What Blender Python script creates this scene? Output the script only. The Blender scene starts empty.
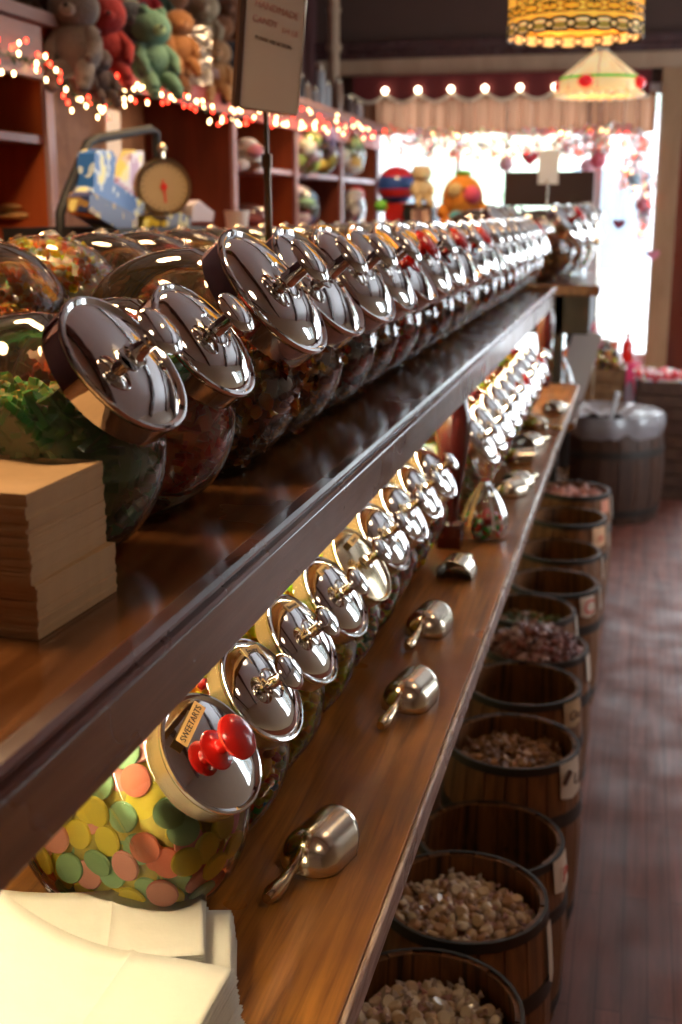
import bpy, bmesh, math, random
from mathutils import Vector, Matrix, noise
R = math.radians
PI = math.pi
S = bpy.context.scene
COL = S.collection

# ------------------------------------------------------------------ camera, world, lights, exposure
H = 1.65                       # eye height
FPX = 1180.0                   # focal length in pixels for a 682x1024 frame
cam_d = bpy.data.cameras.new('camera')
cam = bpy.data.objects.new('camera', cam_d); COL.objects.link(cam)
cam_d.sensor_fit = 'VERTICAL'; cam_d.sensor_height = 22.3; cam_d.sensor_width = 14.85
cam_d.lens = 22.3 * FPX / 1024
PITCH = R(14.2645); YAW = R(13.9306)
cam.location = (0, 0, H)
cam.rotation_euler = (PI / 2 - PITCH, 0, YAW)
cam_d.clip_start = 0.05
cam_d.dof.use_dof = True
cam_d.dof.focus_distance = 1.22
cam_d.dof.aperture_fstop = 3.5
S.camera = cam

S.view_settings.view_transform = 'Standard'
S.view_settings.look = 'None'
S.view_settings.gamma = 1
S.view_settings.use_curve_mapping = False
S.view_settings.exposure = 0.12
S.cycles.transparent_max_bounces = 24
S.cycles.max_bounces = 8
S.cycles.glossy_bounces = 5
S.cycles.caustics_reflective = False
S.cycles.caustics_refractive = False
S.cycles.sample_clamp_indirect = 4.0

w = bpy.data.worlds.new('daylight'); S.world = w; w.use_nodes = True
bg = w.node_tree.nodes['Background']
bg.inputs[0].default_value = (0.86, 0.94, 1.0, 1); bg.inputs[1].default_value = 8.0

def area(name, loc, rot, sx, sy, power, color, portal=False):
    l = bpy.data.lights.new(name, 'AREA'); l.shape = 'RECTANGLE'; l.size = sx; l.size_y = sy
    l.energy = power; l.color = color
    if portal: l.cycles.is_portal = True
    o = bpy.data.objects.new(name, l); o.location = loc; o.rotation_euler = rot; COL.objects.link(o)
    return o
WY = 7.9                       # the shop-front wall
# daylight openings (portals only steer the sky's own light)
area('shopfront_daylight', (-0.87, WY + 0.02, 1.55), (-PI / 2, 0, 0), 1.75, 1.7, 1, (1, 1, 1), True)
area('side_shopfront_daylight', (1.85, WY + 0.02, 1.55), (-PI / 2, 0, 0), 1.2, 1.9, 1, (1, 1, 1), True)
area('shop_side_window_daylight', (2.92, 5.7, 1.7), (0, PI / 2, 0), 1.5, 2.6, 1, (1, 1, 1), True)
# incandescent downlights of the shop ceiling, plus added fill over the aisle
def spot(name, loc, power, color=(1.0, 0.66, 0.34), r=0.22, size=120):
    l = bpy.data.lights.new(name, 'SPOT'); l.energy = power; l.color = color; l.shadow_soft_size = r
    l.spot_size = R(size); l.spot_blend = 0.6
    o = bpy.data.objects.new(name, l); o.location = loc; COL.objects.link(o); return o
for i, (x, y, p) in enumerate([(-0.95, 0.9, 95), (-1.05, 2.3, 120), (-1.05, 4.0, 120), (-1.1, 5.8, 90)]):
    spot('ceiling_spot', (x, y, 2.93), p)
for i, (x, y, p) in enumerate([(0.75, 0.5, 26), (0.6, 2.9, 14)]):  # added pair, fills in the aisle-facing sides of jars, bags and barrels
    spot('aisle_fill_spot', (x, y, 2.93), p * .75, (1.0, .78, .56))

# ------------------------------------------------------------------ pixel <-> place helper
_Fh = Vector((-math.sin(YAW), math.cos(YAW), 0)); _R = Vector((math.cos(YAW), math.sin(YAW), 0)); _Z = Vector((0, 0, 1))
_F = _Fh * math.cos(PITCH) - _Z * math.sin(PITCH); _U = _Fh * math.sin(PITCH) + _Z * math.cos(PITCH)
def at(px, py, X=None, Y=None, Z=None):
    r = _F + _R * ((px - 341) / FPX) + _U * ((512 - py) / FPX)
    t = X / r.x if X is not None else (Y / r.y if Y is not None else (Z - H) / r.z)
    return Vector((0, 0, H)) + r * t

# ------------------------------------------------------------------ materials
def _new(name):
    m = bpy.data.materials.new(name); m.use_nodes = True
    return m, m.node_tree.nodes, m.node_tree.links, m.node_tree.nodes['Principled BSDF']
def setp(b, **k):
    names = dict(col='Base Color', rough='Roughness', metal='Metallic', coat='Coat Weight', coatr='Coat Roughness', spec='Specular IOR Level',
                 trans='Transmission Weight', alpha='Alpha', sheen='Sheen Weight', em='Emission Color', ems='Emission Strength', sss='Subsurface Weight')
    for a, v in k.items():
        if a in ('col', 'em') and len(v) == 3: v = (*v, 1)
        b.inputs[names[a]].default_value = v
def plain(name, col, rough=0.5, bump=0, bscale=60, var=0, **k):
    m, n, l, b = _new(name); setp(b, col=col, rough=rough, **k)
    tc = n.new('ShaderNodeTexCoord')
    if var or bump:
        t = n.new('ShaderNodeTexNoise'); t.inputs['Scale'].default_value = bscale; t.inputs['Detail'].default_value = 4
        l.new(tc.outputs['Object'], t.inputs['Vector'])
    if var:
        mx = n.new('ShaderNodeMix'); mx.data_type = 'RGBA'
        mx.inputs[6].default_value = (*[c * (1 - var) for c in col], 1); mx.inputs[7].default_value = (*[min(1, c * (1 + var)) for c in col], 1)
        l.new(t.outputs['Fac'], mx.inputs[0]); l.new(mx.outputs[2], b.inputs['Base Color'])
    if bump:
        bp = n.new('ShaderNodeBump'); bp.inputs['Strength'].default_value = bump; bp.inputs['Distance'].default_value = 0.005
        l.new(t.outputs['Fac'], bp.inputs['Height']); l.new(bp.outputs[0], b.inputs['Normal'])
    return m
def wood(name, c1, c2, rough=0.35, scale=(30, 2, 30), coat=0.0, bump=0.1, planks=None, wear=None):
    m, n, l, b = _new(name); setp(b, rough=rough, coat=coat, coatr=0.15)
    tc = n.new('ShaderNodeTexCoord'); mp = n.new('ShaderNodeMapping'); mp.inputs['Scale'].default_value = scale
    l.new(tc.outputs['Object'], mp.inputs['Vector'])
    t = n.new('ShaderNodeTexNoise'); t.inputs['Scale'].default_value = 1; t.inputs['Detail'].default_value = 7; t.inputs['Roughness'].default_value = .62
    t.inputs['Distortion'].default_value = .6
    l.new(mp.outputs[0], t.inputs['Vector'])
    cr = n.new('ShaderNodeValToRGB'); cr.color_ramp.elements[0].position = .36; cr.color_ramp.elements[1].position = .64
    cr.color_ramp.elements[0].color = (*c1, 1); cr.color_ramp.elements[1].color = (*c2, 1)
    l.new(t.outputs['Fac'], cr.inputs[0]); out = cr.outputs[0]
    t2 = n.new('ShaderNodeTexNoise'); t2.inputs['Scale'].default_value = 5; t2.inputs['Detail'].default_value = 3
    l.new(tc.outputs['Object'], t2.inputs['Vector'])
    mr = n.new('ShaderNodeMapRange'); mr.inputs[1].default_value = .3; mr.inputs[2].default_value = .7; mr.inputs[3].default_value = rough * .7; mr.inputs[4].default_value = rough * 1.35
    l.new(t2.outputs['Fac'], mr.inputs[0]); l.new(mr.outputs[0], b.inputs['Roughness'])
    if planks:
        br = n.new('ShaderNodeTexBrick'); br.inputs['Scale'].default_value = 1; br.inputs['Mortar Size'].default_value = .0016
        br.inputs['Brick Width'].default_value = planks[0]; br.inputs['Row Height'].default_value = planks[1]
        br.inputs['Color1'].default_value = (1, 1, 1, 1); br.inputs['Color2'].default_value = (.72, .72, .72, 1); br.inputs['Mortar'].default_value = (.35, .3, .28, 1)
        m2 = n.new('ShaderNodeMapping'); m2.inputs['Rotation'].default_value = planks[2]
        l.new(tc.outputs['Object'], m2.inputs['Vector']); l.new(m2.outputs[0], br.inputs['Vector'])
        mx = n.new('ShaderNodeMix'); mx.data_type = 'RGBA'; mx.blend_type = 'MULTIPLY'; mx.inputs[0].default_value = 1
        l.new(out, mx.inputs[6]); l.new(br.outputs[0], mx.inputs[7]); out = mx.outputs[2]
    if wear:
        t3 = n.new('ShaderNodeTexNoise'); t3.inputs['Scale'].default_value = 3.2; t3.inputs['Detail'].default_value = 5
        l.new(tc.outputs['Object'], t3.inputs['Vector'])
        c3 = n.new('ShaderNodeValToRGB'); c3.color_ramp.elements[0].position = .42; c3.color_ramp.elements[1].position = .66
        l.new(t3.outputs['Fac'], c3.inputs[0])
        mx = n.new('ShaderNodeMix'); mx.data_type = 'RGBA'; mx.inputs[7].default_value = (*wear, 1)
        l.new(c3.outputs[0], mx.inputs[0]); l.new(out, mx.inputs[6]); out = mx.outputs[2]
    l.new(out, b.inputs['Base Color'])
    bp = n.new('ShaderNodeBump'); bp.inputs['Strength'].default_value = bump; bp.inputs['Distance'].default_value = .003
    l.new(t.outputs['Fac'], bp.inputs['Height']); l.new(bp.outputs[0], b.inputs['Normal'])
    return m
def thin_glass(name, tint=(.95, .95, .93), ior=1.5, boost=1.0, haze=0):
    m, n, l, b = _new(name); n.remove(b)
    out = n['Material Output']; fr = n.new('ShaderNodeFresnel'); fr.inputs[0].default_value = ior
    tc = n.new('ShaderNodeTexCoord'); t = n.new('ShaderNodeTexNoise'); t.inputs['Scale'].default_value = 22; t.inputs['Detail'].default_value = 2
    l.new(tc.outputs['Object'], t.inputs['Vector'])
    bp = n.new('ShaderNodeBump'); bp.inputs['Strength'].default_value = .25; bp.inputs['Distance'].default_value = .004
    l.new(t.outputs['Fac'], bp.inputs['Height'])
    tr = n.new('ShaderNodeBsdfTransparent'); tr.inputs[0].default_value = (*tint, 1)
    gl = n.new('ShaderNodeBsdfGlossy'); gl.inputs['Roughness'].default_value = .03; l.new(bp.outputs[0], gl.inputs['Normal']); l.new(bp.outputs[0], fr.inputs['Normal'])
    mu = n.new('ShaderNodeMath'); mu.operation = 'MULTIPLY'; mu.inputs[1].default_value = 1.6 * boost; mu.use_clamp = True
    l.new(fr.outputs[0], mu.inputs[0])
    mx = n.new('ShaderNodeMixShader'); l.new(mu.outputs[0], mx.inputs[0]); l.new(tr.outputs[0], mx.inputs[1]); l.new(gl.outputs[0], mx.inputs[2])
    if haze:
        df = n.new('ShaderNodeBsdfDiffuse'); df.inputs[0].default_value = (.80, .70, .55, 1); tl = n.new('ShaderNodeBsdfTranslucent'); tl.inputs[0].default_value = (.80, .66, .48, 1)
        ad = n.new('ShaderNodeMixShader'); ad.inputs[0].default_value = .5; l.new(df.outputs[0], ad.inputs[1]); l.new(tl.outputs[0], ad.inputs[2])
        hz = n.new('ShaderNodeMixShader'); hz.inputs[0].default_value = haze; l.new(mx.outputs[0], hz.inputs[1]); l.new(ad.outputs[0], hz.inputs[2]); mx = hz
    l.new(mx.outputs[0], out.inputs[0])
    return m
def glow(name, col, s):
    m, n, l, b = _new(name); setp(b, col=col, rough=.4, em=col, ems=s); return m

M = {}
M['shelf_top'] = wood('varnished_brown_wood', (.075, .026, .008), (.19, .075, .024), .22, (26, 1.6, 26), coat=.5, bump=.04)
M['fascia'] = wood('dark_glossy_painted_wood', (.13, .068, .026), (.19, .10, .040), .32, (50, 3, 50), coat=.45, bump=.35)
M['moulding'] = wood('dark_maroon_moulding', (.055, .022, .022), (.10, .045, .040), .25, (40, 3, 40), coat=.6, bump=.2)
M['lower_wood'] = wood('orange_brown_oak', (.15, .050, .009), (.44, .170, .030), .36, (60, 3, 60), coat=.0, bump=.15, wear=(.20, .066, .014))
M['edge_wood'] = wood('worn_highlight_edge', (.24, .13, .09), (.55, .40, .32), .30, (90, 12, 90), coat=.5, bump=.5)  # light worn edge, paler still to put its highlight into the colour
M['chrome'] = plain('polished_chrome', (.84, .83, .82), .06, metal=1, bump=.22, bscale=8)
M['chrome2'] = plain('brushed_steel', (.76, .66, .52), .20, metal=1, bump=.02, bscale=200)
M['brass'] = plain('warm_lid_metal', (.78, .64, .42), .16, metal=1)
M['band'] = plain('satin_lid_band', (.88, .80, .62), .27, metal=1)
M['glass'] = thin_glass('jar_glass', (.98, .98, .97), haze=.0, boost=.8)
M['acrylic'] = thin_glass('hazy_jar_glass', (.96, .92, .86), haze=.02)
M['film'] = thin_glass('cellophane', (.93, .95, .95), 1.5, 1.5)
M['pane'] = thin_glass('window_glass', (.98, .98, .98), 1.3, .6)
M['red_plastic'] = plain('glossy_red_plastic', (.50, .010, .007), .18, coat=.5)
M['kraft'] = plain('kraft_paper', (.50, .31, .155), .8, bump=.25, bscale=45, var=.12)
M['white_paper'] = plain('cream_white_paper', (.62, .58, .50), .75, bump=.2, bscale=40, var=.04)
M['card'] = plain('ivory_card', (.70, .58, .46), .5, var=.05, bscale=12)
M['sticker'] = plain('tan_sticker', (.58, .36, .13), .55, var=.08)
M['ink'] = plain('black_ink', (.03, .02, .02), .6)
M['redink'] = plain('red_ink', (.62, .03, .02), .6)
M['brownink'] = plain('brown_ink', (.10, .03, .015), .6)
M['pinkink'] = plain('faded_red_ink', (.62, .26, .22), .6)
M['black'] = plain('black_metal', (.010, .010, .012), .6)
M['dark'] = plain('near_black', (.015, .010, .008), .6)
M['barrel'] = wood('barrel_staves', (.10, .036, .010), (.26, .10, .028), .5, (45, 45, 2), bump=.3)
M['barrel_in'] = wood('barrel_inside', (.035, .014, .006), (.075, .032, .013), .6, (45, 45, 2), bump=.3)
M['hoop'] = plain('dull_steel_hoop', (.030, .022, .017), .5, metal=.3, bump=.05)
M['cab_red'] = wood('stained_red_wood', (.14, .026, .014), (.22, .045, .020), .38, (12, 12, 1.5), coat=.2)
M['cab_orange'] = wood('orange_stained_wood', (.34, .065, .018), (.48, .11, .03), .4, (12, 12, 1.5), coat=.2)
M['cab_edge'] = wood('mauve_painted_edge', (.36, .22, .24), (.46, .30, .31), .4, (12, 12, 2))
M['ply'] = wood('pale_plywood', (.50, .20, .075), (.66, .30, .12), .5, (3, 20, 20), planks=(3.0, .3, (0, PI / 2, 0)))
M['ledge'] = wood('grey_mauve_ledge', (.19, .10, .09), (.27, .15, .13), .4, (20, 2, 20))
M['pinkred'] = wood('pink_red_fascia', (.40, .07, .06), (.52, .12, .10), .4, (14, 2, 14))
M['floor'] = wood('reddish_plank_floor', (.14, .042, .026), (.24, .075, .048), .5, (30, 2.5, 30), coat=.0, bump=.01, planks=(.9, .055, (0, 0, PI / 2)))
M['wall_brown'] = plain('dark_brown_wall', (.10, .055, .04), .7, var=.1, bscale=8)
M['wall_mauve'] = plain('mauve_wall', (.10, .035, .035), .7, var=.1, bscale=8)
M['wall_cream'] = plain('warm_wall', (.62, .54, .44), .7, var=.06, bscale=4)
M['ceiling'] = plain('grey_cream_ceiling', (.82, .84, .88), .7, var=.06, bscale=3)
M['trim'] = wood('tan_painted_trim', (.45, .30, .19), (.55, .38, .25), .45, (8, 8, 2))
M['post_tan'] = wood('tan_post', (.36, .20, .10), (.46, .28, .15), .45, (8, 8, 2))
M['lilac'] = plain('lilac_grey_paint', (.52, .45, .50), .6, var=.04, bscale=5)
M['white'] = plain('white_paint', (.85, .85, .84), .5)
M['awning'] = plain('dark_red_cloth', (.14, .015, .015), .8, bump=.2)
def sheer(name, col, var):
    m, n, l, b = _new(name); n.remove(b); out = n['Material Output']
    tc = n.new('ShaderNodeTexCoord'); mp = n.new('ShaderNodeMapping'); mp.inputs['Scale'].default_value = (22, 4, 1.2); t = n.new('ShaderNodeTexNoise'); t.inputs['Scale'].default_value = 1
    l.new(tc.outputs['Object'], mp.inputs[0]); l.new(mp.outputs[0], t.inputs['Vector'])
    mx = n.new('ShaderNodeMix'); mx.data_type = 'RGBA'; mx.inputs[6].default_value = (*[c * (1 - var) for c in col], 1); mx.inputs[7].default_value = (*[min(1, c * (1 + var)) for c in col], 1)
    l.new(t.outputs['Fac'], mx.inputs[0])
    a = n.new('ShaderNodeBsdfDiffuse'); c = n.new('ShaderNodeBsdfTranslucent'); l.new(mx.outputs[2], a.inputs[0]); l.new(mx.outputs[2], c.inputs[0])
    ms = n.new('ShaderNodeMixShader'); ms.inputs[0].default_value = .55; l.new(a.outputs[0], ms.inputs[1]); l.new(c.outputs[0], ms.inputs[2]); l.new(ms.outputs[0], out.inputs[0]); return m
M['curtain'] = sheer('brown_pink_curtain', (.42, .215, .125), .5)
M['baluster'] = plain('maroon_gloss_paint', (.075, .010, .010), .22, coat=.6)
M['tube'] = glow('fluorescent_tube', (1.0, .84, .52), 75)
M['pink'] = plain('hot_pink_cloth', (.85, .06, .20), .6, sheen=.3)
M['tinsel'] = plain('silver_foil', (.85, .85, .88), .15, metal=1, bump=1.0, bscale=60)
M['bulbw'] = glow('warm_white_bulb', (1.0, .66, .30), 13)
M['bulbr'] = glow('red_bulb', (1.0, .045, .02), 9)
M['wire'] = plain('green_wire', (.02, .05, .02), .5)
M['pavement'] = plain('pale_pavement', (.80, .80, .82), .8, var=.1, bscale=3)
M['facade'] = plain('pale_facade', (.80, .74, .77), .8, var=.15, bscale=1.2)
M['leaf'] = plain('frosty_green_leaf', (.50, .60, .46), .6, var=.3, bscale=9)
M['lead'] = plain('dark_lead_came', (.03, .02, .015), .5, metal=.4)
def shade_glass(name, col, s):
    m, n, l, b = _new(name); setp(b, col=col, rough=.25, em=col, ems=s, coat=.4)
    tc = n.new('ShaderNodeTexCoord'); t = n.new('ShaderNodeTexNoise'); t.inputs['Scale'].default_value = 16
    l.new(tc.outputs['Object'], t.inputs['Vector'])
    mx = n.new('ShaderNodeMix'); mx.data_type = 'RGBA'; mx.inputs[6].default_value = (col[0], col[1] * .62, col[2] * .4, 1); mx.inputs[7].default_value = (col[0], min(1, col[1] * 1.25), min(1, col[2] * 1.8), 1)
    l.new(t.outputs['Fac'], mx.inputs[0]); l.new(mx.outputs[2], b.inputs['Emission Color']); l.new(mx.outputs[2], b.inputs['Base Color'])
    return m
M['sg_yellow'] = shade_glass('amber_stained_glass', (1.0, .50, .05), .75)
M['sg_cream'] = shade_glass('cream_stained_glass', (1.0, .70, .26), .6)
M['sg_leaf'] = shade_glass('golden_leaf_glass', (.95, .42, .03), .75)
M['sg_olive'] = shade_glass('olive_glass', (.42, .30, .05), .45)
M['sg_green'] = shade_glass('green_stained_glass', (.20, .62, .05), .5)
M['sg_red'] = shade_glass('red_stained_glass', (.75, .02, .02), .6)
_cc = {}
def candy(col, rough=.3):
    k = (tuple(col), rough)
    if k not in _cc:
        _cc[k] = plain('candy_colour', col, rough, coat=.25, sss=.8)
        _cc[k].node_tree.nodes['Principled BSDF'].inputs['Subsurface Scale'].default_value = .035
    return _cc[k]
def fabric(col, name='plush_fur'):
    col = [c * .78 for c in col]; k = ('f', tuple(col))  # fabric colours dimmed: shade on the toys is put into the colour
    if k not in _cc: _cc[k] = plain(name, col, .95, bump=.9, bscale=90, var=.2, sheen=.08)
    return _cc[k]

# ------------------------------------------------------------------ mesh tools
class MB:
    def __init__(s): s.v = []; s.f = []; s.m = []
    def add(s, vs, fs, mi=0, mat=None):
        o = len(s.v)
        for p in vs:
            p = Vector(p); s.v.append(mat @ p if mat is not None else p)
        for f in fs: s.f.append([o + i for i in f]); s.m.append(mi)
        return s
    def box(s, x0, x1, y0, y1, z0, z1, mi=0, mat=None):
        vs = [(x, y, z) for x in (x0, x1) for y in (y0, y1) for z in (z0, z1)]
        return s.add(vs, [(0, 1, 3, 2), (4, 6, 7, 5), (0, 4, 5, 1), (2, 3, 7, 6), (0, 2, 6, 4), (1, 5, 7, 3)], mi, mat)
    def lathe(s, prof, n=24, mi=0, mat=None, cap0=True, cap1=True):
        vs = []; fs = []
        for r, z in prof:
            for i in range(n):
                a = 2 * PI * i / n; vs.append((r * math.cos(a), r * math.sin(a), z))
        for j in range(len(prof) - 1):
            for i in range(n):
                k = (i + 1) % n; fs.append((j * n + i, j * n + k, (j + 1) * n + k, (j + 1) * n + i))
        if cap0: fs.append(tuple(range(n))[::-1])
        if cap1: fs.append(tuple(range((len(prof) - 1) * n, len(prof) * n)))
        return s.add(vs, fs, mi, mat)
    def tube(s, pts, r, n=8, mi=0, mat=None, closed=False):
        pts = [Vector(p) for p in pts]; rs = r if isinstance(r, (list, tuple)) else [r] * len(pts)
        vs = []; fs = []; prev = None; N = len(pts)
        for i, p in enumerate(pts):
            a = pts[(i - 1) % N] if (closed or i > 0) else p; b = pts[(i + 1) % N] if (closed or i < N - 1) else p
            t = (b - a).normalized() if (b - a).length > 1e-9 else Vector((0, 0, 1))
            if prev is None: u = t.orthogonal().normalized()
            else:
                u = prev - t * prev.dot(t); u = u.normalized() if u.length > 1e-6 else t.orthogonal().normalized()
            prev = u; v = t.cross(u)
            for k in range(n):
                g = 2 * PI * k / n; vs.append(p + (u * math.cos(g) + v * math.sin(g)) * rs[i])
        for i in range(N if closed else N - 1):
            j = (i + 1) % N
            for k in range(n):
                q = (k + 1) % n; fs.append((i * n + k, i * n + q, j * n + q, j * n + k))
        if not closed: fs.append(tuple(range(n))[::-1]); fs.append(tuple(range((N - 1) * n, N * n)))
        return s.add(vs, fs, mi, mat)
    def ball(s, c, r, nu=12, nv=8, mi=0, mat=None, rot=None):
        if not isinstance(r, (list, tuple)): r = (r, r, r)
        vs = [Vector((0, 0, r[2]))]; fs = []
        for j in range(1, nv):
            b = PI * j / nv
            for i in range(nu):
                a = 2 * PI * i / nu; vs.append(Vector((r[0] * math.sin(b) * math.cos(a), r[1] * math.sin(b) * math.sin(a), r[2] * math.cos(b))))
        vs.append(Vector((0, 0, -r[2]))); L = len(vs) - 1
        for i in range(nu):
            k = (i + 1) % nu; fs.append((0, 1 + i, 1 + k)); fs.append((L, L - nu + k, L - nu + i))
            for j in range(nv - 2): fs.append((1 + j * nu + i, 1 + (j + 1) * nu + i, 1 + (j + 1) * nu + k, 1 + j * nu + k))
        if rot is not None: vs = [rot @ p for p in vs]
        vs = [p + Vector(c) for p in vs]
        return s.add(vs, fs, mi, mat)
    def grid(s, fn, nu, nv, mi=0, closed_u=False, mat=None):
        vs = [fn(i / nu, j / nv) for j in range(nv + 1) for i in range(nu + 1)]
        fs = [(j * (nu + 1) + i, j * (nu + 1) + i + 1, (j + 1) * (nu + 1) + i + 1, (j + 1) * (nu + 1) + i) for j in range(nv) for i in range(nu)]
        return s.add(vs, fs, mi, mat)
    def prism(s, poly, y0, y1, mi=0, mat=None):       # polygon in (x, z) pushed from y0 to y1
        n = len(poly); vs = [(x, y0, z) for x, z in poly] + [(x, y1, z) for x, z in poly]
        fs = [tuple(range(n)), tuple(range(n, 2 * n))[::-1]] + [(i, (i + 1) % n + 0, (i + 1) % n + n, i + n)[::-1] for i in range(n)]
        return s.add(vs, fs, mi, mat)
    def mesh(s, name, mats, smooth=True, fix=True):
        me = bpy.data.meshes.new(name); me.from_pydata([tuple(v) for v in s.v], [], s.f)
        for m in (mats if isinstance(mats, (list, tuple)) else [mats]): me.materials.append(m)
        me.polygons.foreach_set('material_index', s.m)
        bm = bmesh.new(); bm.from_mesh(me)
        if fix: bmesh.ops.recalc_face_normals(bm, faces=bm.faces)
        if smooth:
            for f in bm.faces: f.smooth = True
            for e in bm.edges:
                if len(e.link_faces) == 2 and e.calc_face_angle(0) > 0.7: e.smooth = False
        bm.to_mesh(me); bm.free(); me.update()
        return me
def link(name, me, parent=None, loc=None, rot=None, scale=None):
    o = bpy.data.objects.new(name, me); COL.objects.link(o)
    if parent: o.parent = parent
    if loc is not None: o.location = loc
    if rot is not None: o.rotation_euler = rot
    if scale is not None: o.scale = scale if isinstance(scale, (tuple, list, Vector)) else (scale,) * 3
    return o
def put(mb, name, mats, parent=None, loc=None, rot=None, smooth=True, bevel=0):
    o = link(name, mb.mesh(name, mats, smooth), parent, loc, rot)
    if bevel:
        b = o.modifiers.new('bevel', 'BEVEL'); b.width = bevel; b.segments = 2; b.limit_method = 'ANGLE'
    return o
def tag(o, label, cat, group=None, kind=None):
    o['label'] = label; o['category'] = cat
    if group: o['group'] = group
    if kind: o['kind'] = kind
    return o
def thing(name, label, cat, loc=(0, 0, 0), rot=(0, 0, 0), group=None):
    o = bpy.data.objects.new(name, None); COL.objects.link(o); o.empty_display_size = .05
    o.location = loc; o.rotation_euler = rot; return tag(o, label, cat, group)
def struct(mb, name, mats, bevel=0, smooth=False, loc=None):
    o = put(mb, name, mats, None, loc, None, smooth, bevel); o['kind'] = 'structure'; return o
def copy_tree(o, parent=None):
    c = o.copy(); COL.objects.link(c); c.parent = parent
    for ch in list(o.children): copy_tree(ch, c)
    return c
def text_mesh(txt, size, mat, depth=.0004):
    cu = bpy.data.curves.new('t', 'FONT'); cu.body = txt; cu.size = size; cu.align_x = 'CENTER'; cu.align_y = 'CENTER'; cu.extrude = depth
    o = bpy.data.objects.new('t', cu); COL.objects.link(o)
    bpy.context.view_layer.update()
    me = bpy.data.meshes.new_from_object(o.evaluated_get(bpy.context.evaluated_depsgraph_get()))
    bpy.data.objects.remove(o); me.materials.clear(); me.materials.append(mat); me.name = 'lettering'
    return me
def frame_of(n, up=(0, 0, 1), o=(0, 0, 0)):      # matrix whose z axis is n and whose y axis is 'up' as far as possible
    z = Vector(n).normalized(); x = Vector(up).cross(z).normalized(); y = z.cross(x)
    m = Matrix((x, y, z)).transposed().to_4x4(); m.translation = Vector(o); return m

# ------------------------------------------------------------------ the room
XL, XR, Y0, CZ = -2.12, 2.95, -1.6, 3.02
struct(MB().box(XL - .3, XR + .1, Y0 - .1, WY + .12, -.06, 0), 'floor', M['floor'])
struct(MB().box(XL - .3, XR + .1, Y0 - .1, WY + .12, CZ, CZ + .08), 'ceiling', M['ceiling'])
M['floor'].node_tree.nodes['Principled BSDF'].inputs['Specular IOR Level'].default_value = .28
mb = MB()
for k in range(4): mb.box(XL, XR, -.6 + k * 2.3, -.42 + k * 2.3, CZ - .10, CZ + .01)  # unseen beams, added to streak the reflections in the lids
struct(mb, 'added_beams', M['moulding'])
struct(MB().box(XL - .1, XL, Y0, WY, 0, CZ), 'wall_left', M['wall_mauve'])
struct(MB().box(XL, XR, Y0 - .1, Y0, 0, CZ), 'wall_back', M['wall_cream'])
mb = MB()
for a in ((Y0, 4.4, 0, CZ), (7.0, WY, 0, CZ), (4.4, 7.0, 0, .95), (4.4, 7.0, 2.45, CZ)): mb.box(XR, XR + .1, a[0], a[1], a[2], a[3])
struct(mb, 'wall_right', M['wall_cream'])
mb = MB()
mb.box(XR - .02, XR + .12, 4.34, 4.4, .9, 2.5).box(XR - .02, XR + .12, 7.0, 7.06, .9, 2.5).box(XR - .02, XR + .12, 4.4, 7.0, 2.45, 2.51)
mb.box(XR - .05, XR + .12, 4.3, 7.1, .9, .95).box(XR + .02, XR + .06, 5.67, 5.73, .95, 2.45)
w3 = struct(mb, 'window_3', M['trim'])
put(MB().box(XR + .035, XR + .041, 4.4, 7.0, .95, 2.45), 'pane', M['pane'], w3, smooth=False)
# shop-front wall: solid strips round the openings
mb = MB()
mb.box(XL, -1.77, WY, WY + .12, 0, CZ)
mb.box(-1.77, .19, WY, WY + .12, 2.42, CZ)
mb.box(-1.77, .065, WY, WY + .12, 0, .72, 1)
mb.box(.18, XR, WY, WY + .12, 2.50, CZ)
mb.box(1.15, 1.25, WY, WY + .12, 0, 2.5); mb.box(2.45, XR, WY, WY + .12, 0, 2.5)
mb.box(1.25, 2.45, WY, WY + .12, 0, .55)
struct(mb, 'wall_front', [M['wall_brown'], M['lilac']])
struct(MB().box(XL, XR, WY - .035, WY + .001, 2.50, 2.60), 'trim_1', M['trim'], .005)
struct(MB().box(XL, XR, WY - .06, WY + .001, 2.645, 2.70).box(XL, XR, WY - .045, WY, 2.60, 2.645), 'trim_2', M['moulding'], .004)
struct(MB().box(.065, .20, WY - .05, WY + .13, 0, 2.50), 'trim_3', M['post_tan'], .004)
struct(MB().box(-1.77, .065, WY - .02, WY, 0, .13), 'baseboard_front', M['lilac'], .003)
mb = MB()                     # shop window frame with the pale mullion
mb.box(-1.77, -1.70, WY, WY + .1, .72, 2.42).box(-1.77, .065, WY, WY + .1, 2.36, 2.42).box(-1.77, .065, WY - .03, WY + .1, .70, .76)
mb.box(-.335, -.265, WY + .02, WY + .09, .76, 2.36).box(-1.20, -1.17, WY + .03, WY + .08, .76, 2.36)
w1 = struct(mb, 'window_1', M['white'])
put(MB().box(-1.70, .065, WY + .05, WY + .056, .76, 2.36), 'pane', M['pane'], w1, smooth=False)
mb = MB().box(1.25, 1.31, WY, WY + .1, .55, 2.5).box(2.39, 2.45, WY, WY + .1, .55, 2.5).box(1.25, 2.45, WY, WY + .1, 2.44, 2.5).box(1.25, 2.45, WY - .03, WY + .1, .53, .59)
w2 = struct(mb, 'window_2', M['trim'])
put(MB().box(1.31, 2.39, WY + .05, WY + .056, .59, 2.44), 'pane', M['pane'], w2, smooth=False)
mb = MB()                     # glazed wooden shop door
for a in ((.20, .32, .02, 2.48), (.98, 1.14, .02, 2.48), (.32, .98, .02, .75), (.32, .98, 2.3, 2.48)): mb.box(a[0], a[1], WY + .03, WY + .08, a[2], a[3])
d1 = struct(mb, 'door_1', M['cab_red'], .004)
put(MB().box(.32, .98, WY + .05, WY + .056, .75, 2.3), 'pane', M['pane'], d1, smooth=False)
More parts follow.
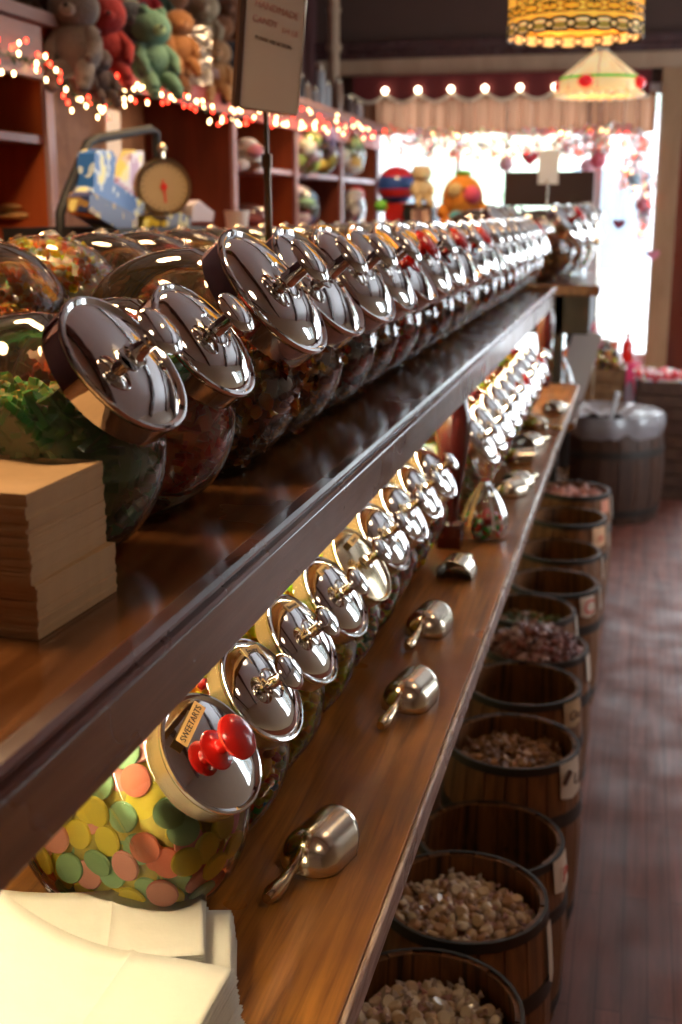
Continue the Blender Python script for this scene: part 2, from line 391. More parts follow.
put(MB().tube([(1.04, WY + .03, .95), (1.04, WY - .03, .97), (1.04, WY - .03, 1.17), (1.04, WY + .03, 1.19)], .009), 'door_handle', M['brass'], d1)
# street outside
struct(MB().box(-14, 14, WY + .14, WY + 12, -.2, -.02), 'pavement', M['pavement'])
fac = thing('building', 'pale building seen across the street through the shop window', 'building', (-1.5, WY + 11, -.02))
put(MB().box(-6, 6, 0, 3, 0, 3.1), 'wall', M['facade'], fac, smooth=False)
put(MB().prism([(-6.3, 3.1), (6.3, 3.1), (5.2, 4.0), (-5.2, 4.0)], -.3, 3.2), 'roof', plain('grey_green_roof', (.32, .38, .34), .8), fac, smooth=False)
for i in range(4): put(MB().box(-4.9 + i * 2.6, -3.6 + i * 2.6, -.05, .02, .8, 2.3), 'window', plain('dark_pane', (.20, .25, .30), .2), fac, smooth=False)
def tree(x, y, h, lab):
    t = thing('street_tree', lab, 'tree', (x, y, -.02))
    put(MB().tube([(0, 0, 0), (.05, 0, h * .4), (0, .05, h * .7)], [.12, .09, .05]), 'trunk', M['barrel'], t)
    rnd = random.Random(int(h * 10)); mb = MB()
    for _ in range(26):
        mb.ball((rnd.gauss(0, h * .13), rnd.gauss(0, h * .13), h * .72 + rnd.gauss(0, h * .12)), rnd.uniform(.10, .18) * h, 8, 6)
    put(mb, 'crown', M['leaf'], t)
tree(-4.6, WY + 7.5, 3.6, 'green tree outside beyond the left part of the shop window')
tree(-1.9, WY + 9, 3.0, 'small green tree across the street beyond the window')

# wall pipe in the corner
o = put(MB().tube([(0, 0, 2.3), (0, 0, 3.0)], .035, 12).tube([(0, 0, 2.62), (0, 0, 2.66)], .048, 12).tube([(0, 0, 2.85), (0, 0, 2.87)], .045, 12), 'wall_pipe', M['trim'], None, (-1.93, 7.6, 0))
tag(o, 'tan vertical pipe in the corner above the left shelving', 'pipe')

# ------------------------------------------------------------------ two-sided display island
ZU, ZLO = 1.35, .95
XE, XLO, XC = -.330, -.215, -.70      # front edge of upper shelf, of lower shelf, island centre line
YA, YB = -.55, 5.02
isl = thing('display_stand', 'long two-sided wooden candy display with dark fascia and two shelf levels', 'display stand', (XC, 2.2, 0))
def ipart(mb, name, mats, bevel=0, smooth=False): 
    o = put(mb, name, mats, isl, (-XC, -2.2, 0), None, smooth, bevel); return o
def mir(x): return 2 * XC - x
ipart(MB().box(mir(XE) + .012, XE - .012, YA, YB, ZU - .03, ZU), 'upper_shelf', M['shelf_top'], .003)
for sgn in (0, 1):
    f = (lambda x: x) if sgn == 0 else mir
    mb = MB(); x0, x1 = sorted((f(XE - .020), f(XE - .004))); mb.box(x0, x1, YA, YB, ZU - .079, ZU - .026)
    ipart(mb, 'fascia', M['fascia'], .0015)
    mb = MB()
    prof = [(-.014, 0), (-.002, -.001), (.001, -.005), (.001, -.008), (-.003, -.010), (-.003, -.012), (.002, -.014), (.002, -.019), (-.001, -.0225), (-.004, -.024), (-.014, -.024)]
    mb.prism([(f(XE + a), ZU + b) for a, b in prof], YA, YB)
    ipart(mb, 'edge_moulding', M['moulding'], 0, False)
    x0, x1 = sorted((f(-.66), f(XLO - .006))); ipart(MB().box(x0, x1, YA, YB, ZLO - .032, ZLO), 'lower_shelf', M['lower_wood'], .002)
    x0, x1 = sorted((f(XLO - .006), f(XLO + .001))); ipart(MB().box(x0, x1, YA, YB, ZLO - .034, ZLO - .0005), 'shelf_edging', M['edge_wood'], .003)
    x0, x1 = sorted((f(-.66), f(-.645))); ipart(MB().box(x0, x1, YA, YB, 0, ZU - .03), 'back_panel', M['white'] if 0 else plain('gold_bounce_panel', (.92, .70, .30), .6), .001)  # gold tint put in so the board throws yellow onto jars and lids
ipart(MB().box(mir(-.645), -.645, YA, YB, .02, .10), 'plinth', M['dark'])
bal_prof = [(.016, 0), (.024, .004), (.024, .03), (.014, .036), (.013, .06), (.017, .10), (.026, .17), (.031, .215), (.030, .25), (.022, .285), (.014, .30), (.018, .315), (.018, .33)]
hb = ZU - .03 - ZLO
for yb in (.45, 2.44, 4.93):
    ipart(MB().lathe([(r * 1.25, ZLO + .02 + z * (hb - .02) / .33) for r, z in bal_prof], 20, 0, Matrix.Translation((-.362, yb, 0))).box(-.387, -.337, yb - .025, yb + .025, ZLO, ZLO + .045), 'baluster', M['baluster'], 0, True)
# fluorescent battens under the upper shelf, behind the fascia
for i, y in enumerate((.55, 1.85, 3.15, 4.4)):
    t = thing('fluorescent_light', 'warm tube light under the upper shelf, %s along the lower jar row' % ['nearest', 'second', 'third', 'last'][i], 'light', (-.475, y, 1.32), group='tube lights under the upper shelf')
    put(MB().box(-.02, .02, -.6, .6, -.018, 0), 'housing', M['white'], t, smooth=False)
    put(MB().tube([(0, -.57, -.027), (0, .57, -.027)], .008, 8), 'tube', M['tube'], t)

# ------------------------------------------------------------------ candy jars
TILT, RZ = R(38.5), R(-7)
nx, nz = math.cos(TILT), math.sin(TILT)
EX = .55
def sq(d, T, k=1.0):          # direction -> point on the flat-sided round bowl, from its centre
    sr = math.sqrt(max(1e-9, d.x * d.x + d.z * d.z)); q_ = sr ** EX / sr
    return Vector((d.x * q_, math.copysign(abs(d.y) ** EX, d.y) * T['ky'], d.z * q_)) * (T['R'] * k)
def body_pt(Rr, s, rm, ky, t, th, k=1.0):
    # point of the tilted bowl; t runs along the lid axis, th round it; origin on the shelf under the bowl centre
    tj = min(math.sqrt(max(1e-9, Rr * Rr - (rm * 1.02) ** 2)), s - .017 * rm / .055); d_ = .016
    rho = math.sqrt(max(0, Rr * Rr - t * t))
    if t >= tj: rho = rm
    elif t > tj - d_:
        f = (t - (tj - d_)) / d_; f = f * f * (3 - 2 * f); rho = rho * (1 - f) + rm * f
    u = math.cos(th) * rho; v = math.sin(th) * rho           # u along y, v up the lid face
    if t < tj:
        w_ = min(1, (tj - t) / (Rr * .80)); w_ = w_ * w_ * (3 - 2 * w_)
        l_ = math.sqrt(t * t + u * u + v * v); dy = u / l_; sr = math.sqrt(max(1e-9, 1 - dy * dy))
        q_ = sr ** EX / sr; ty, tt, tv = math.copysign(abs(dy) ** EX, dy) * ky * Rr, t * q_, v * q_
        u = u * (1 - w_) + ty * w_; t = min(t * (1 - w_) + tt * w_, max(t, tj - .006)); v = v * (1 - w_) + tv * w_
    x = t * nx - v * nz; z = t * nz + v * nx; y = u
    x *= k; y *= k; z *= k
    cz = Rr * .95
    z = cz + z
    if z < .004: z = .004 * (1 if k == 1 else 1.5)
    return Vector((x, y, z))
def jar_body(Rr, s, rm, ky, n=36):
    mb = MB(); tj = min(math.sqrt(Rr * Rr - (rm * 1.02) ** 2), s - .017 * rm / .055)
    ts = [-Rr * math.cos(PI * .5 * i / 9) for i in range(10)][:-1]
    ts = [-Rr * .9995] + ts[1:] + [0] + [tj * i / 14 for i in range(1, 15)] + [s - .012, s]
    mb.grid(lambda a, b: body_pt(Rr, s, rm, ky, ts[int(round(b * (len(ts) - 1)))], 2 * PI * a), n, len(ts) - 1)
    me = mb.mesh('glass_bowl', M['glass'])
    bm = bmesh.new(); bm.from_mesh(me); bmesh.ops.remove_doubles(bm, verts=bm.verts, dist=.0003); bmesh.ops.recalc_face_normals(bm, faces=bm.faces); bm.to_mesh(me); bm.free()
    return me
def lid_mesh(rl, style, mat, n=56):
    h = .0165 * rl / .06; q = rl / .06
    pr = [(rl * .93, -h * 1.15), (rl * .985, -h * 1.15), (rl * .985, -h * .1), (rl * 1.01, 0), (rl * 1.015, .0022 * q), (rl * 1.0, .0042 * q), (rl * .965, .0044 * q), (rl * .93, .0026 * q)]
    if style == 0: pr += [(rl * .90, .0026 * q), (rl * .86, .0058 * q), (rl * .78, .0090 * q), (rl * .62, .0128 * q), (rl * .44, .0152 * q), (rl * .30, .0162 * q), (rl * .27, .0150 * q), (rl * .24, .0162 * q), (rl * .10, .0166 * q), (.001, .0166 * q)]
    else: pr += [(rl * .91, .0018 * q), (rl * .80, .0040 * q), (rl * .55, .0075 * q), (rl * .3, .0092 * q), (.001, .0098 * q)]
    mb = MB().lathe(pr, n, cap1=True)
    for i in range(2 * n): mb.m[i] = 1
    return mb.mesh('lid', [mat, M['band'] if rl < .065 else mat])
def knob_mesh(q, style, mat):
    b = .015 * q
    if style == 'red':
        b = .0095 * q; pr = [(.019, b - .003), (.0205, b - .001), (.019, b + .0012), (.011, b + .0022), (.0072, b + .005), (.0068, b + .018), (.009, b + .0235), (.019, b + .0250), (.0225, b + .0275), (.0220, b + .0300), (.017, b + .0335), (.009, b + .0350), (.0005, b + .0355)]
    else:
        pr = [(.0105, b - .003), (.0108, b - .001), (.008, b), (.0070, b + .002), (.0064, b + .014), (.0066, b + .022), (.014, b + .0232), (.0200, b + .0248), (.0210, b + .0266), (.0195, b + .029), (.013, b + .0312), (.006, b + .0322), (.0005, b + .0325)]
    return MB().lathe([(r * q, b + (z - b) * q) for r, z in pr], 32).mesh('knob', mat)
SM = dict(R=.112, s=.115, rl=.0665, ky=.70)
LG = dict(R=.1335, s=.135, rl=.085, ky=.70)
BK = dict(R=.137, s=.145, rl=.062, ky=.70)
LO = dict(R=.123, s=.128, rl=.062, ky=.585)
LF = dict(R=.123, s=.128, rl=.064, ky=.62)
for k in (SM, LG, LO, BK, LF):
    k['mesh'] = jar_body(k['R'], k['s'], k['rl'] * .92, k['ky'])
    if k in (SM, LG, BK): k['mesh'].materials[0] = M['acrylic']
_lids = {}
def lidm(rl, st, mat):
    k = (rl, st, mat)
    if k not in _lids: _lids[k] = lid_mesh(rl, st, M[mat])
    return _lids[k]
def knobm(q, st):
    k = ('k', q, st)
    if k not in _lids: _lids[k] = knob_mesh(q, 'red' if st == 'red_plastic' else 'c', M[st])
    return _lids[k]
def jar(T, lidX, lidY, zs, label, group, knob='chrome', lid='chrome', style=0, flip=False, rz=RZ, name='candy_jar', tilt_extra=0):
    a = rz
    off = Vector((nx * math.cos(a), nx * math.sin(a), 0)) * T['s']
    base = Vector((lidX, lidY, zs)) - off
    if flip: base = Vector((mir(lidX) + off.x, lidY + off.y, zs))
    t = thing(name, label, 'jar', base, (0, 0, a + (PI if flip else 0)), group)
    link('glass_bowl', T['mesh'], t)
    m = frame_of((nx, 0, nz), (0, 0, 1), (T['s'] * nx, 0, T['R'] * .95 + T['s'] * nz))
    l = link('lid', lidm(T['rl'], style, lid), t); l.matrix_local = m
    k = link('knob', knobm(round(T['rl'] / .06, 3), knob), l)
    if knob == 'red_plastic': k['label'] = 'glossy red plastic knob'
    t['R'] = T['R']
    return t, base, l
def surf_sample(T, rnd):
    # even spread over the flat faces and the curved band of the bowl; returns point (radius 1 units * R) and outward normal
    Rr = T['R']
    if rnd.random() < .62:
        r = math.sqrt(rnd.random()); a = rnd.uniform(0, 2 * PI); sg = rnd.choice((-1, 1))
        x, z = r * math.cos(a), r * math.sin(a); y = sg * (1 - r ** 3.6) ** (1 / 3.6)
    else:
        a = rnd.uniform(0, 2 * PI); y = rnd.uniform(-.97, .97); r = (1 - abs(y) ** 3.6) ** (1 / 3.6); x, z = r * math.cos(a), r * math.sin(a)
    rr = math.hypot(x, z) + 1e-6; g = rr ** 1.6
    n = Vector((x * g, math.copysign(abs(y) ** 2.6, y) / T['ky'], z * g)).normalized()
    return Vector((x, y * T['ky'], z)) * Rr, n
def in_bowl(T, p, k=.93):           # p local to jar
    c = Vector((0, 0, T['R'] * .95)); d = (p - c); 
    r_ = T['R'] * k
    return ((d.x ** 2 + d.z ** 2) / r_ ** 2) ** 1.82 + abs(d.y / (T['ky'] * r_)) ** 3.6 < 1 and p.z > .010
def fill_mesh(T, pal, n, size, level, seed, shape='lump', rough=.3):
    """a heap of sweets that fills the bowl up to `level`, packed against the glass"""
    rnd = random.Random(seed); mb = MB(); Rr = T['R']; c = Vector((0, 0, Rr * .95)); zt = level * 2 * Rr
    # core heap so that nobody looks through the sweets
    def core(a, b):
        ph = PI * b; th = 2 * PI * a
        d = sq(Vector((math.sin(ph) * math.cos(th), math.sin(ph) * math.sin(th), math.cos(ph))), T, .84) + c
        d.z = max(.012, min(d.z, zt - size * .8)); return d
    mb.grid(core, 20, 14, len(pal) - 1)
    cnt = 0
    while cnt < n:
        if rnd.random() < .72:
            q, nn = surf_sample(T, rnd); p = c + q * .975 - nn * size
            if (p - c).dot(Vector((nx, 0, nz))) > T['s'] - .020 * T['rl'] / .06 - .008: continue
            if p.z > zt + rnd.uniform(-.006, .004): continue
            p.z = max(p.z, size + .006)
        else:
            p = c + Vector((rnd.uniform(-1, 1) * Rr, rnd.uniform(-1, 1) * Rr * T['ky'], 0)); p.z = zt + rnd.uniform(-.6, .5) * size
            if not in_bowl(T, p, .96 - size / Rr): continue
        cnt += 1; mi = rnd.randrange(len(pal))
        rot = Matrix.Rotation(rnd.uniform(0, 6), 3, Vector((rnd.random() - .5, rnd.random() - .5, rnd.random() - .5)).normalized())
        s = size * rnd.uniform(.85, 1.12)
        if shape == 'lump': mb.ball(p, (s, s * .85, s * .72), 7, 5, mi, rot=rot)
        elif shape == 'bean': mb.ball(p, (s * 1.25, s * .7, s * .6), 7, 5, mi, rot=rot)
        elif shape == 'strip':
            mb.box(-s * 1.5, s * 1.5, -s * .45, s * .45, -s * .3, s * .3, mi, Matrix.Translation(p * .90 + c * .10) @ rot.to_4x4())
        elif shape == 'wrap':
            mb.ball(p, (s, s * .8, s * .7), 7, 5, mi, rot=rot)
            for sg in (-1, 1): mb.lathe([(s * .15, 0), (s * .7, s * .7)], 6, mi, Matrix.Translation(p) @ rot.to_4x4() @ Matrix.Rotation(sg * PI / 2, 4, 'Y') @ Matrix.Translation((0, 0, s * .85)), False, False)
    # drop anything that would poke through the glass near the wall
    return mb.mesh('candy_filling', [candy(x, rough) for x in pal])
YEL, RED, ORG, GRN, BLU, PNK, WHT = (1.0, .72, .02), (.62, .02, .015), (.92, .22, .02), (.08, .42, .05), (.03, .25, .50), (.90, .28, .25), (.85, .80, .70)
BRN, DRK, AMB, WIN, PUR, DGR = (.16, .06, .025), (.03, .012, .010), (.62, .24, .05), (.30, .015, .015), (.14, .03, .06), (.02, .12, .03)
fills = {}
def fm(T, key):
    k = (T['R'], key)
    if k not in fills:
        pal, n, sz, lv, shp = FT[key]
        fills[k] = fill_mesh(T, pal, n, sz, lv, len(fills) + 3, shp)
    return fills[k]
FT = {
 'runts': ([YEL, YEL, (.95, .45, .02), RED, YEL, BLU, ORG, GRN, (.9, .5, .05)], 620, .0072, .98, 'lump'),
 'yellow': ([YEL, (.95, .74, .06), (.90, .55, .02), YEL], 420, .0095, .98, 'bean'),
 'amberloaf': ([YEL, AMB, ORG, RED, YEL], 420, .009, .98, 'lump'),
 'beans': ([GRN, ORG, YEL, RED, (.25, .5, .05), (.8, .5, .05)], 560, .0078, .92, 'bean'),
 'mix': ([RED, DRK, GRN, ORG, (.5, .05, .03), YEL], 620, .0070, .92, 'lump'),
 'salmon': ([PNK, (.9, .35, .2), WHT, ORG], 420, .0088, .93, 'lump'),
 'orange': ([ORG, YEL, (.95, .35, .05), WHT], 420, .0088, .93, 'wrap'),
 'red': ([RED, (.5, .01, .01), (.75, .05, .03), WIN], 420, .0085, .92, 'lump'),
 'white': ([WHT, (.9, .8, .6), (.85, .72, .5)], 420, .0085, .66, 'lump'),
 'greenstrip': ([(.03, .24, .06), (.06, .34, .09), (.02, .16, .05), (.10, .26, .08)], 620, .0095, .66, 'strip'),
 'redstrip': ([(.75, .03, .02), (.82, .05, .03), (.60, .02, .015), (.85, .14, .04)], 620, .0090, .66, 'strip'),
 'choc': ([(.34, .12, .035), (.14, .05, .02), (.60, .22, .05), (.80, .32, .06), (.18, .06, .02)], 420, .011, .52, 'wrap'),
 'amber': ([AMB, (.45, .16, .04), (.70, .32, .08), BRN], 420, .0095, .58, 'wrap'),
 'wine': ([WIN, (.45, .03, .02), PUR, DRK], 420, .0090, .60, 'lump'),
 'purple': ([PUR, (.22, .05, .06), WIN, (.3, .1, .08)], 520, .0075, .55, 'lump'),
}
FILLNAME = {'runts': 'yellow, red and blue fruit candies', 'yellow': 'bright yellow candies', 'amberloaf': 'yellow and red candies', 'beans': 'green, orange and yellow jelly beans',
 'mix': 'red, black and green candies', 'salmon': 'salmon pink candies', 'orange': 'orange wrapped candies', 'red': 'bright red candies', 'white': 'creamy white candies',
 'greenstrip': 'dark green candy strips', 'redstrip': 'deep red candy strips', 'choc': 'dark brown wrapped chocolates', 'amber': 'amber wrapped candies', 'wine': 'wine red candies', 'purple': 'purple candies'}
def fill(T, key, jarobj, where):
    o = link('candy_filling', fm(T, key)); o.location = jarobj.location; o.rotation_euler = jarobj.rotation_euler
    return tag(o, FILLNAME[key] + ' in jar, ' + where, 'candy', None, 'stuff')
ORD = ['first', 'second', 'third', 'fourth', 'fifth', 'sixth', 'seventh', 'eighth', 'ninth', 'tenth', 'eleventh', 'twelfth', 'thirteenth', 'fourteenth', 'fifteenth', 'sixteenth', 'seventeenth', 'eighteenth', 'nineteenth', 'twentieth', 'twenty-first', 'twenty-second']

rj = random.Random(5)
# upper front row
up_y = [.90, 1.088, 1.298] ; T_up = [SM, SM, LG]
y = 1.492
while y < 4.92: up_y.append(y); T_up.append(LG); y += .197
up_fill = ['greenstrip', 'redstrip', 'choc', 'amber', 'wine', 'amber', 'redstrip', 'choc', 'wine', 'amber', 'white', 'choc', 'wine', 'amber', 'choc', 'red', 'amber', 'white', 'choc', 'wine', 'amber', 'choc']
redk = {6: 1, 8: 1, 10: 1, 18: 1}
UPG = 'tilted candy jars along the front of the upper shelf'
for i, (yy, T) in enumerate(zip(up_y, T_up)):
    lx, ly = (-.408 if i < 2 else -.402), yy
    if i >= 3: ly += rj.uniform(-.008, .008)
    zz = ZU
    kn = 'red_plastic' if i in redk else 'chrome'
    fk = up_fill[i % len(up_fill)]
    wh = '%s from near end of the upper front row' % ORD[i]
    j, b, l = jar(T, lx, ly, zz, 'chrome-lidded jar with %s knob, %s' % ('red' if i in redk else 'chrome', wh), UPG, kn, 'chrome', 0 if i % 3 else 1, rz=RZ + R(rj.uniform(-2, 2)))
    fill(T, fk, j, wh)
# back row on the far side, facing away
bk_fill = ['white', 'purple', 'amber', 'orange', 'choc', 'wine', 'amber', 'white']
for i in range(20):
    yy = 1.07 + i * .198
    wh = '%s from near end of the far-side row' % ORD[i]
    j, b, l = jar(BK, -.40, yy, ZU, 'glass jar facing away, %s' % wh, 'jars on the far side of the upper shelf facing away', 'brass', 'brass', 0, flip=True, rz=R(3))
    fill(BK, bk_fill[i % len(bk_fill)], j, wh)
# lower row
low_y = [.979, 1.138, 1.30, 1.461, 1.622, 1.784, 1.945, 2.11, 2.278]
y = 2.64
while y < 4.3: low_y.append(y); y += .17
NL = 9
low_fill = ['wafers', 'runts', 'yellow', 'yellow', 'beans', 'mix', 'salmon', 'orange', 'salmon', 'white', 'beans', 'orange', 'red', 'yellow', 'orange', 'salmon', 'beans', 'yellow', 'red', 'orange', 'yellow', 'beans']
LOG = 'tilted candy jars along the lower shelf'
lowjars = []
for i, yy in enumerate(low_y):
    TT = LO if i < NL else LF
    kn = 'red_plastic' if i in (0, 14, 17) else 'chrome'
    lm = 'brass' if i == 4 else 'chrome'
    wh = '%s from near end of the lower row' % ORD[i]
    j, b, l = jar(TT, -.372 if i < NL else -.330, yy + (rj.uniform(-.006, .006) if i > 2 else 0), ZLO, 'jar with %s lid and %s knob, %s' % (lm.replace('brass', 'dull brass'), 'red' if kn[0] == 'r' else 'metal', wh), LOG, kn, lm, 1 if i in (0, 4) else 0, rz=RZ + (R(rj.uniform(-3, 3)) if i > 1 else R(-6 if i == 0 else 0)))
    lowjars.append((j, l))
    if i: fill(TT, low_fill[i % len(low_fill)], j, wh)
def sticker(l, txts, wd, hg, cx, cy, rot, size):
    z = .0075
    m = Matrix.Translation((cx, cy, z)) @ Matrix.Rotation(rot, 4, 'Z')
    # rests on the sloping shoulder of the lid
    slope = Matrix.Rotation(R(11), 4, Vector((-cy, cx, 0)).normalized())
    st = put(MB().box(-wd / 2, wd / 2, -hg / 2, hg / 2, 0, .0006), 'sticker', M['sticker'], l, smooth=False)
    st.matrix_local = Matrix.Translation((cx, cy, .0122)) @ slope @ Matrix.Rotation(rot, 4, 'Z')
    for k, tx in enumerate(txts):
        o = link('lettering', text_mesh(tx, size, M['ink'], .0002), st, (0, (len(txts) - 1) * size * .5 - k * size * 1.0, .0008))
sticker(lowjars[0][1], ['SWEETARTS'], .056, .013, -.014, .034, R(22), .0092)
sticker(lowjars[1][1], ['Fruity', 'Runts'], .034, .022, .012, .036, R(-12), .009)
sticker(lowjars[2][1], ['Bananas'], .032, .011, .008, .040, R(-5), .008)
sticker(lowjars[3][1], ['Lemon'], .032, .011, -.004, .040, R(5), .008)
sticker(lowjars[4][1], ['Beans'], .040, .011, .004, .037, R(8), .009)

# the big pastel wafers in the nearest lower jar: every wafer is a thing of its own
wafer = MB().lathe([(.0005, -.0022), (.0120, -.0026), (.0150, -.0020), (.0158, 0), (.0150, .0020), (.0120, .0026), (.0005, .0022)], 28).mesh('candy_wafer', candy((.95, .66, .04)))
wc = {'yellow': (1.0, .80, .09), 'pink': (1.0, .42, .34), 'green': (.36, .62, .30), 'coral': (.95, .27, .16)}
wm = {}
for k, c in wc.items():
    w_ = wafer.copy(); w_.materials[0] = plain(k + '_wafer_candy', c, .55, var=.06, bscale=80); wm[k] = w_
rw = random.Random(11)
j0 = lowjars[0][0]; J = Matrix.Translation(j0.location) @ Matrix.Rotation(j0.rotation_euler.z, 4, 'Z')
C0 = Vector((0, 0, LO['R'] * .95)); placed = []
def try_put(p, nrm, key, mind):
    used = set()
    for q, k in placed:
        d = (q - p).length
        if d < mind: return False
        if d < .0325: used.add(k)
    k = 0
    while k in used: k += 1
    if k > 5: return False
    placed.append((p.copy(), k)); p = p - n_ * .0058 * k
    z = nrm.normalized(); m = frame_of(z, (.1, .2, 1) if abs(z.z) < .9 else (1, 0, 0), p)
    o = link('candy_wafer', wm[key]); o.matrix_world = J @ m
    tag(o, '%s candy wafer in the nearest jar of the lower shelf' % key, 'candy', '%s wafers in the nearest lower jar' % key)
    return True
cnt = 0; tries = 0
while cnt < 285 and tries < 90000:
    tries += 1
    q, n_ = surf_sample(LO, rw)
    if n_.dot(Vector((.42, -.85, .25))) < -.12: continue
    p = C0 + q * .985 - n_ * .0070
    if p.z > .235 or p.z < .018 or (p - C0).dot(Vector((nx, 0, nz))) > LO['s'] - .032: continue
    tl = n_ + Vector((rw.gauss(0, 1), rw.gauss(0, 1), rw.gauss(0, 1))) * .09
    if try_put(p, tl, rw.choices(['yellow', 'pink', 'green', 'coral'], [42, 25, 22, 11])[0], .0135): cnt += 1
mb = MB()
def core(a, b):
    ph = PI * b; th = 2 * PI * a; 
    return sq(Vector((math.sin(ph) * math.cos(th), math.sin(ph) * math.sin(th), math.cos(ph))), LO, .78) + C0
mb.grid(core, 20, 14)
o = put(mb, 'candy_wafer_heap', plain('inner_wafer_heap', (.95, .62, .12), .6, var=.5, bscale=55)); o.matrix_world = J
tag(o, 'packed wafers deep inside the nearest jar of the lower shelf', 'candy', None, 'stuff')

# ------------------------------------------------------------------ scoops on the lower shelf
def make_scoop():
    t = thing('candy_scoop', 'steel scoop', 'scoop')
    r = .036; L = .060; n = 20; mb = MB()
    def sh(rr, off):
        def fn(a, b):
            th = PI * (a * 1.14 - .07)
            x = math.cos(th) * rr; z = math.sin(th) * rr
            if b < .5:                       # round back
                ph = (b / .5) * PI / 2; yb = -math.cos(ph) * rr; k = math.sin(ph)
                return Vector((x * k, yb * 1.05, z * k + (0 if z > 0 else 0)))
            q = (b - .5) / .5; ln = L * (.62 + .38 * max(0, math.sin(th)) ** .8)
            return Vector((x, q * ln, z))
        return fn
    mb.grid(sh(r, 0), n, 18)
    bowl = put(mb, 'bowl', M['chrome2'], t)
    so = bowl.modifiers.new('wall', 'SOLIDIFY'); so.thickness = .0012
    put(MB().tube([(0, -r * .45, r * .80), (0, -r * .85, r * .50), (0, -r * 1.15, .012), (0, -.064, .005), (0, -.088, .004), (0, -.099, .004)], [.002, .0045, .0050, .0075, .0095, .0060], 10), 'handle', M['brass'], t)
    return t
SCG = 'steel scoops lying on the lower shelf'
sc0 = make_scoop()
sp = [(-.312, 1.130, 14, 'nearest steel scoop, dome up, beside the jar of pastel wafers'),
      (-.293, 1.575, 10, 'second nearest scoop with fluted handle pointing at the viewer'),
      (-.318, 1.885, 8, 'third scoop from the near end, golden reflections on its dome'),
      (-.315, 2.24, 185, 'dark scoop in front of the baluster with its mouth towards the viewer'),
      (-.295, 2.93, 30, 'scoop with round golden bowl just beyond the candy bag'),
      (-.270, 3.05, 200, 'scoop just beyond the candy bag with its mouth open to the viewer'),
      (-.315, 3.35, 70, 'dull scoop lying sideways halfway along the far lower shelf'),
      (-.290, 3.62, 205, 'scoop with open mouth, third from the far end of the shelf'),
      (-.300, 3.92, -60, 'sideways scoop, second from the far end of the shelf'),
      (-.262, 4.28, 200, 'farthest scoop near the end of the lower shelf')]
for i, (x, y, a, lab) in enumerate(sp):
    o = sc0 if i == 0 else copy_tree(sc0)
    o.location = (x, y, ZLO + .0075); o.rotation_euler = (0, 0, R(-a)); o['label'] = lab; o['group'] = SCG
# handle end of a scoop resting: the bowl rim stands on the wood

# ------------------------------------------------------------------ paper bags
bagm = MB()
bagm.box(-.095, .095, -.060, .060, 0, .0030); kraft_me = bagm.mesh('paper_bag', M['kraft'], False)
rb = random.Random(3)
pc = at(8, 500, Z=ZU + .1)
def corner(px, py, Z): return at(px, py, Z=Z)
kx, ky_ = -.500, .785
for i in range(34):
    o = link('paper_bag', kraft_me)
    sh = .006 * math.sin(i * .9)
    o.location = (kx + rb.uniform(-.0008, .0008) + (.004 if i < 13 else 0), ky_ + rb.uniform(-.0008, .0008) + (.006 if i < 13 else 0), ZU + .0005 + i * .0032)
    o.rotation_euler = (0, 0, R(-1 + rb.uniform(-.4, .4) + (-2 if i < 13 else 0)))
    tag(o, 'flat brown kraft paper bag in the stack on the upper shelf', 'paper bag', 'kraft bags stacked on the upper shelf')
def white_bag(wd, ln, curl):
    mb = MB()
    def top(a, b):
        x = a * ln; y = b * wd
        return Vector((x, y, curl * max(0, a - .35) ** 2 * 2.4 + .0012 * math.sin(b * 5 + a * 7) + (.0022 * (1 - abs(a - .36) / .02) if abs(a - .36) < .02 else 0)))
    mb.grid(top, 50, 8); return mb.mesh('white_paper_bag', M['white_paper'])
def white_stack(A, L, B, n, ln, curl, ztop, lab, group):
    """A: far right corner, L: a point along the far edge, B: near right corner"""
    a_, l_, b_ = at(*A, Z=ztop), at(*L, Z=ztop), at(*B, Z=ztop)
    ex = (l_ - a_).normalized(); wd = (b_ - a_).length; rz_ = math.atan2(ex.y, ex.x)
    me = white_bag(wd, ln, curl)
    for i in range(n):
        o = link('white_paper_bag', me); k = n - 1 - i
        z = ztop - .001 - k * (ztop - ZLO - .002) / n
        o.location = (a_.x + rb.uniform(-.0014, .0014) + .0004 * k, a_.y + rb.uniform(-.0014, .0014), z); o.rotation_euler = (0, 0, rz_ + R(rb.uniform(-.7, .7) - k * .12))
        m_ = o.modifiers.new('thickness', 'SOLIDIFY'); m_.thickness = .0012
        tag(o, lab, 'paper bag', group)
white_stack((232, 910), (150, 914), (197, 968), 12, .16, .012, ZLO + .038, 'white paper bag in the right-hand bundle beside the wafer jar', 'white bags in the right-hand bundle')
white_stack((204, 884), (60, 893), (180, 953), 16, .24, .02, ZLO + .054, 'white paper bag in the middle bundle in front of the wafer jar', 'white bags in the middle bundle')
white_stack((235, 968), (120, 950), (150, 1100), 20, .26, .07, ZLO + .064, 'white paper bag in the nearest bundle at the bottom left', 'white bags in the nearest bundle')

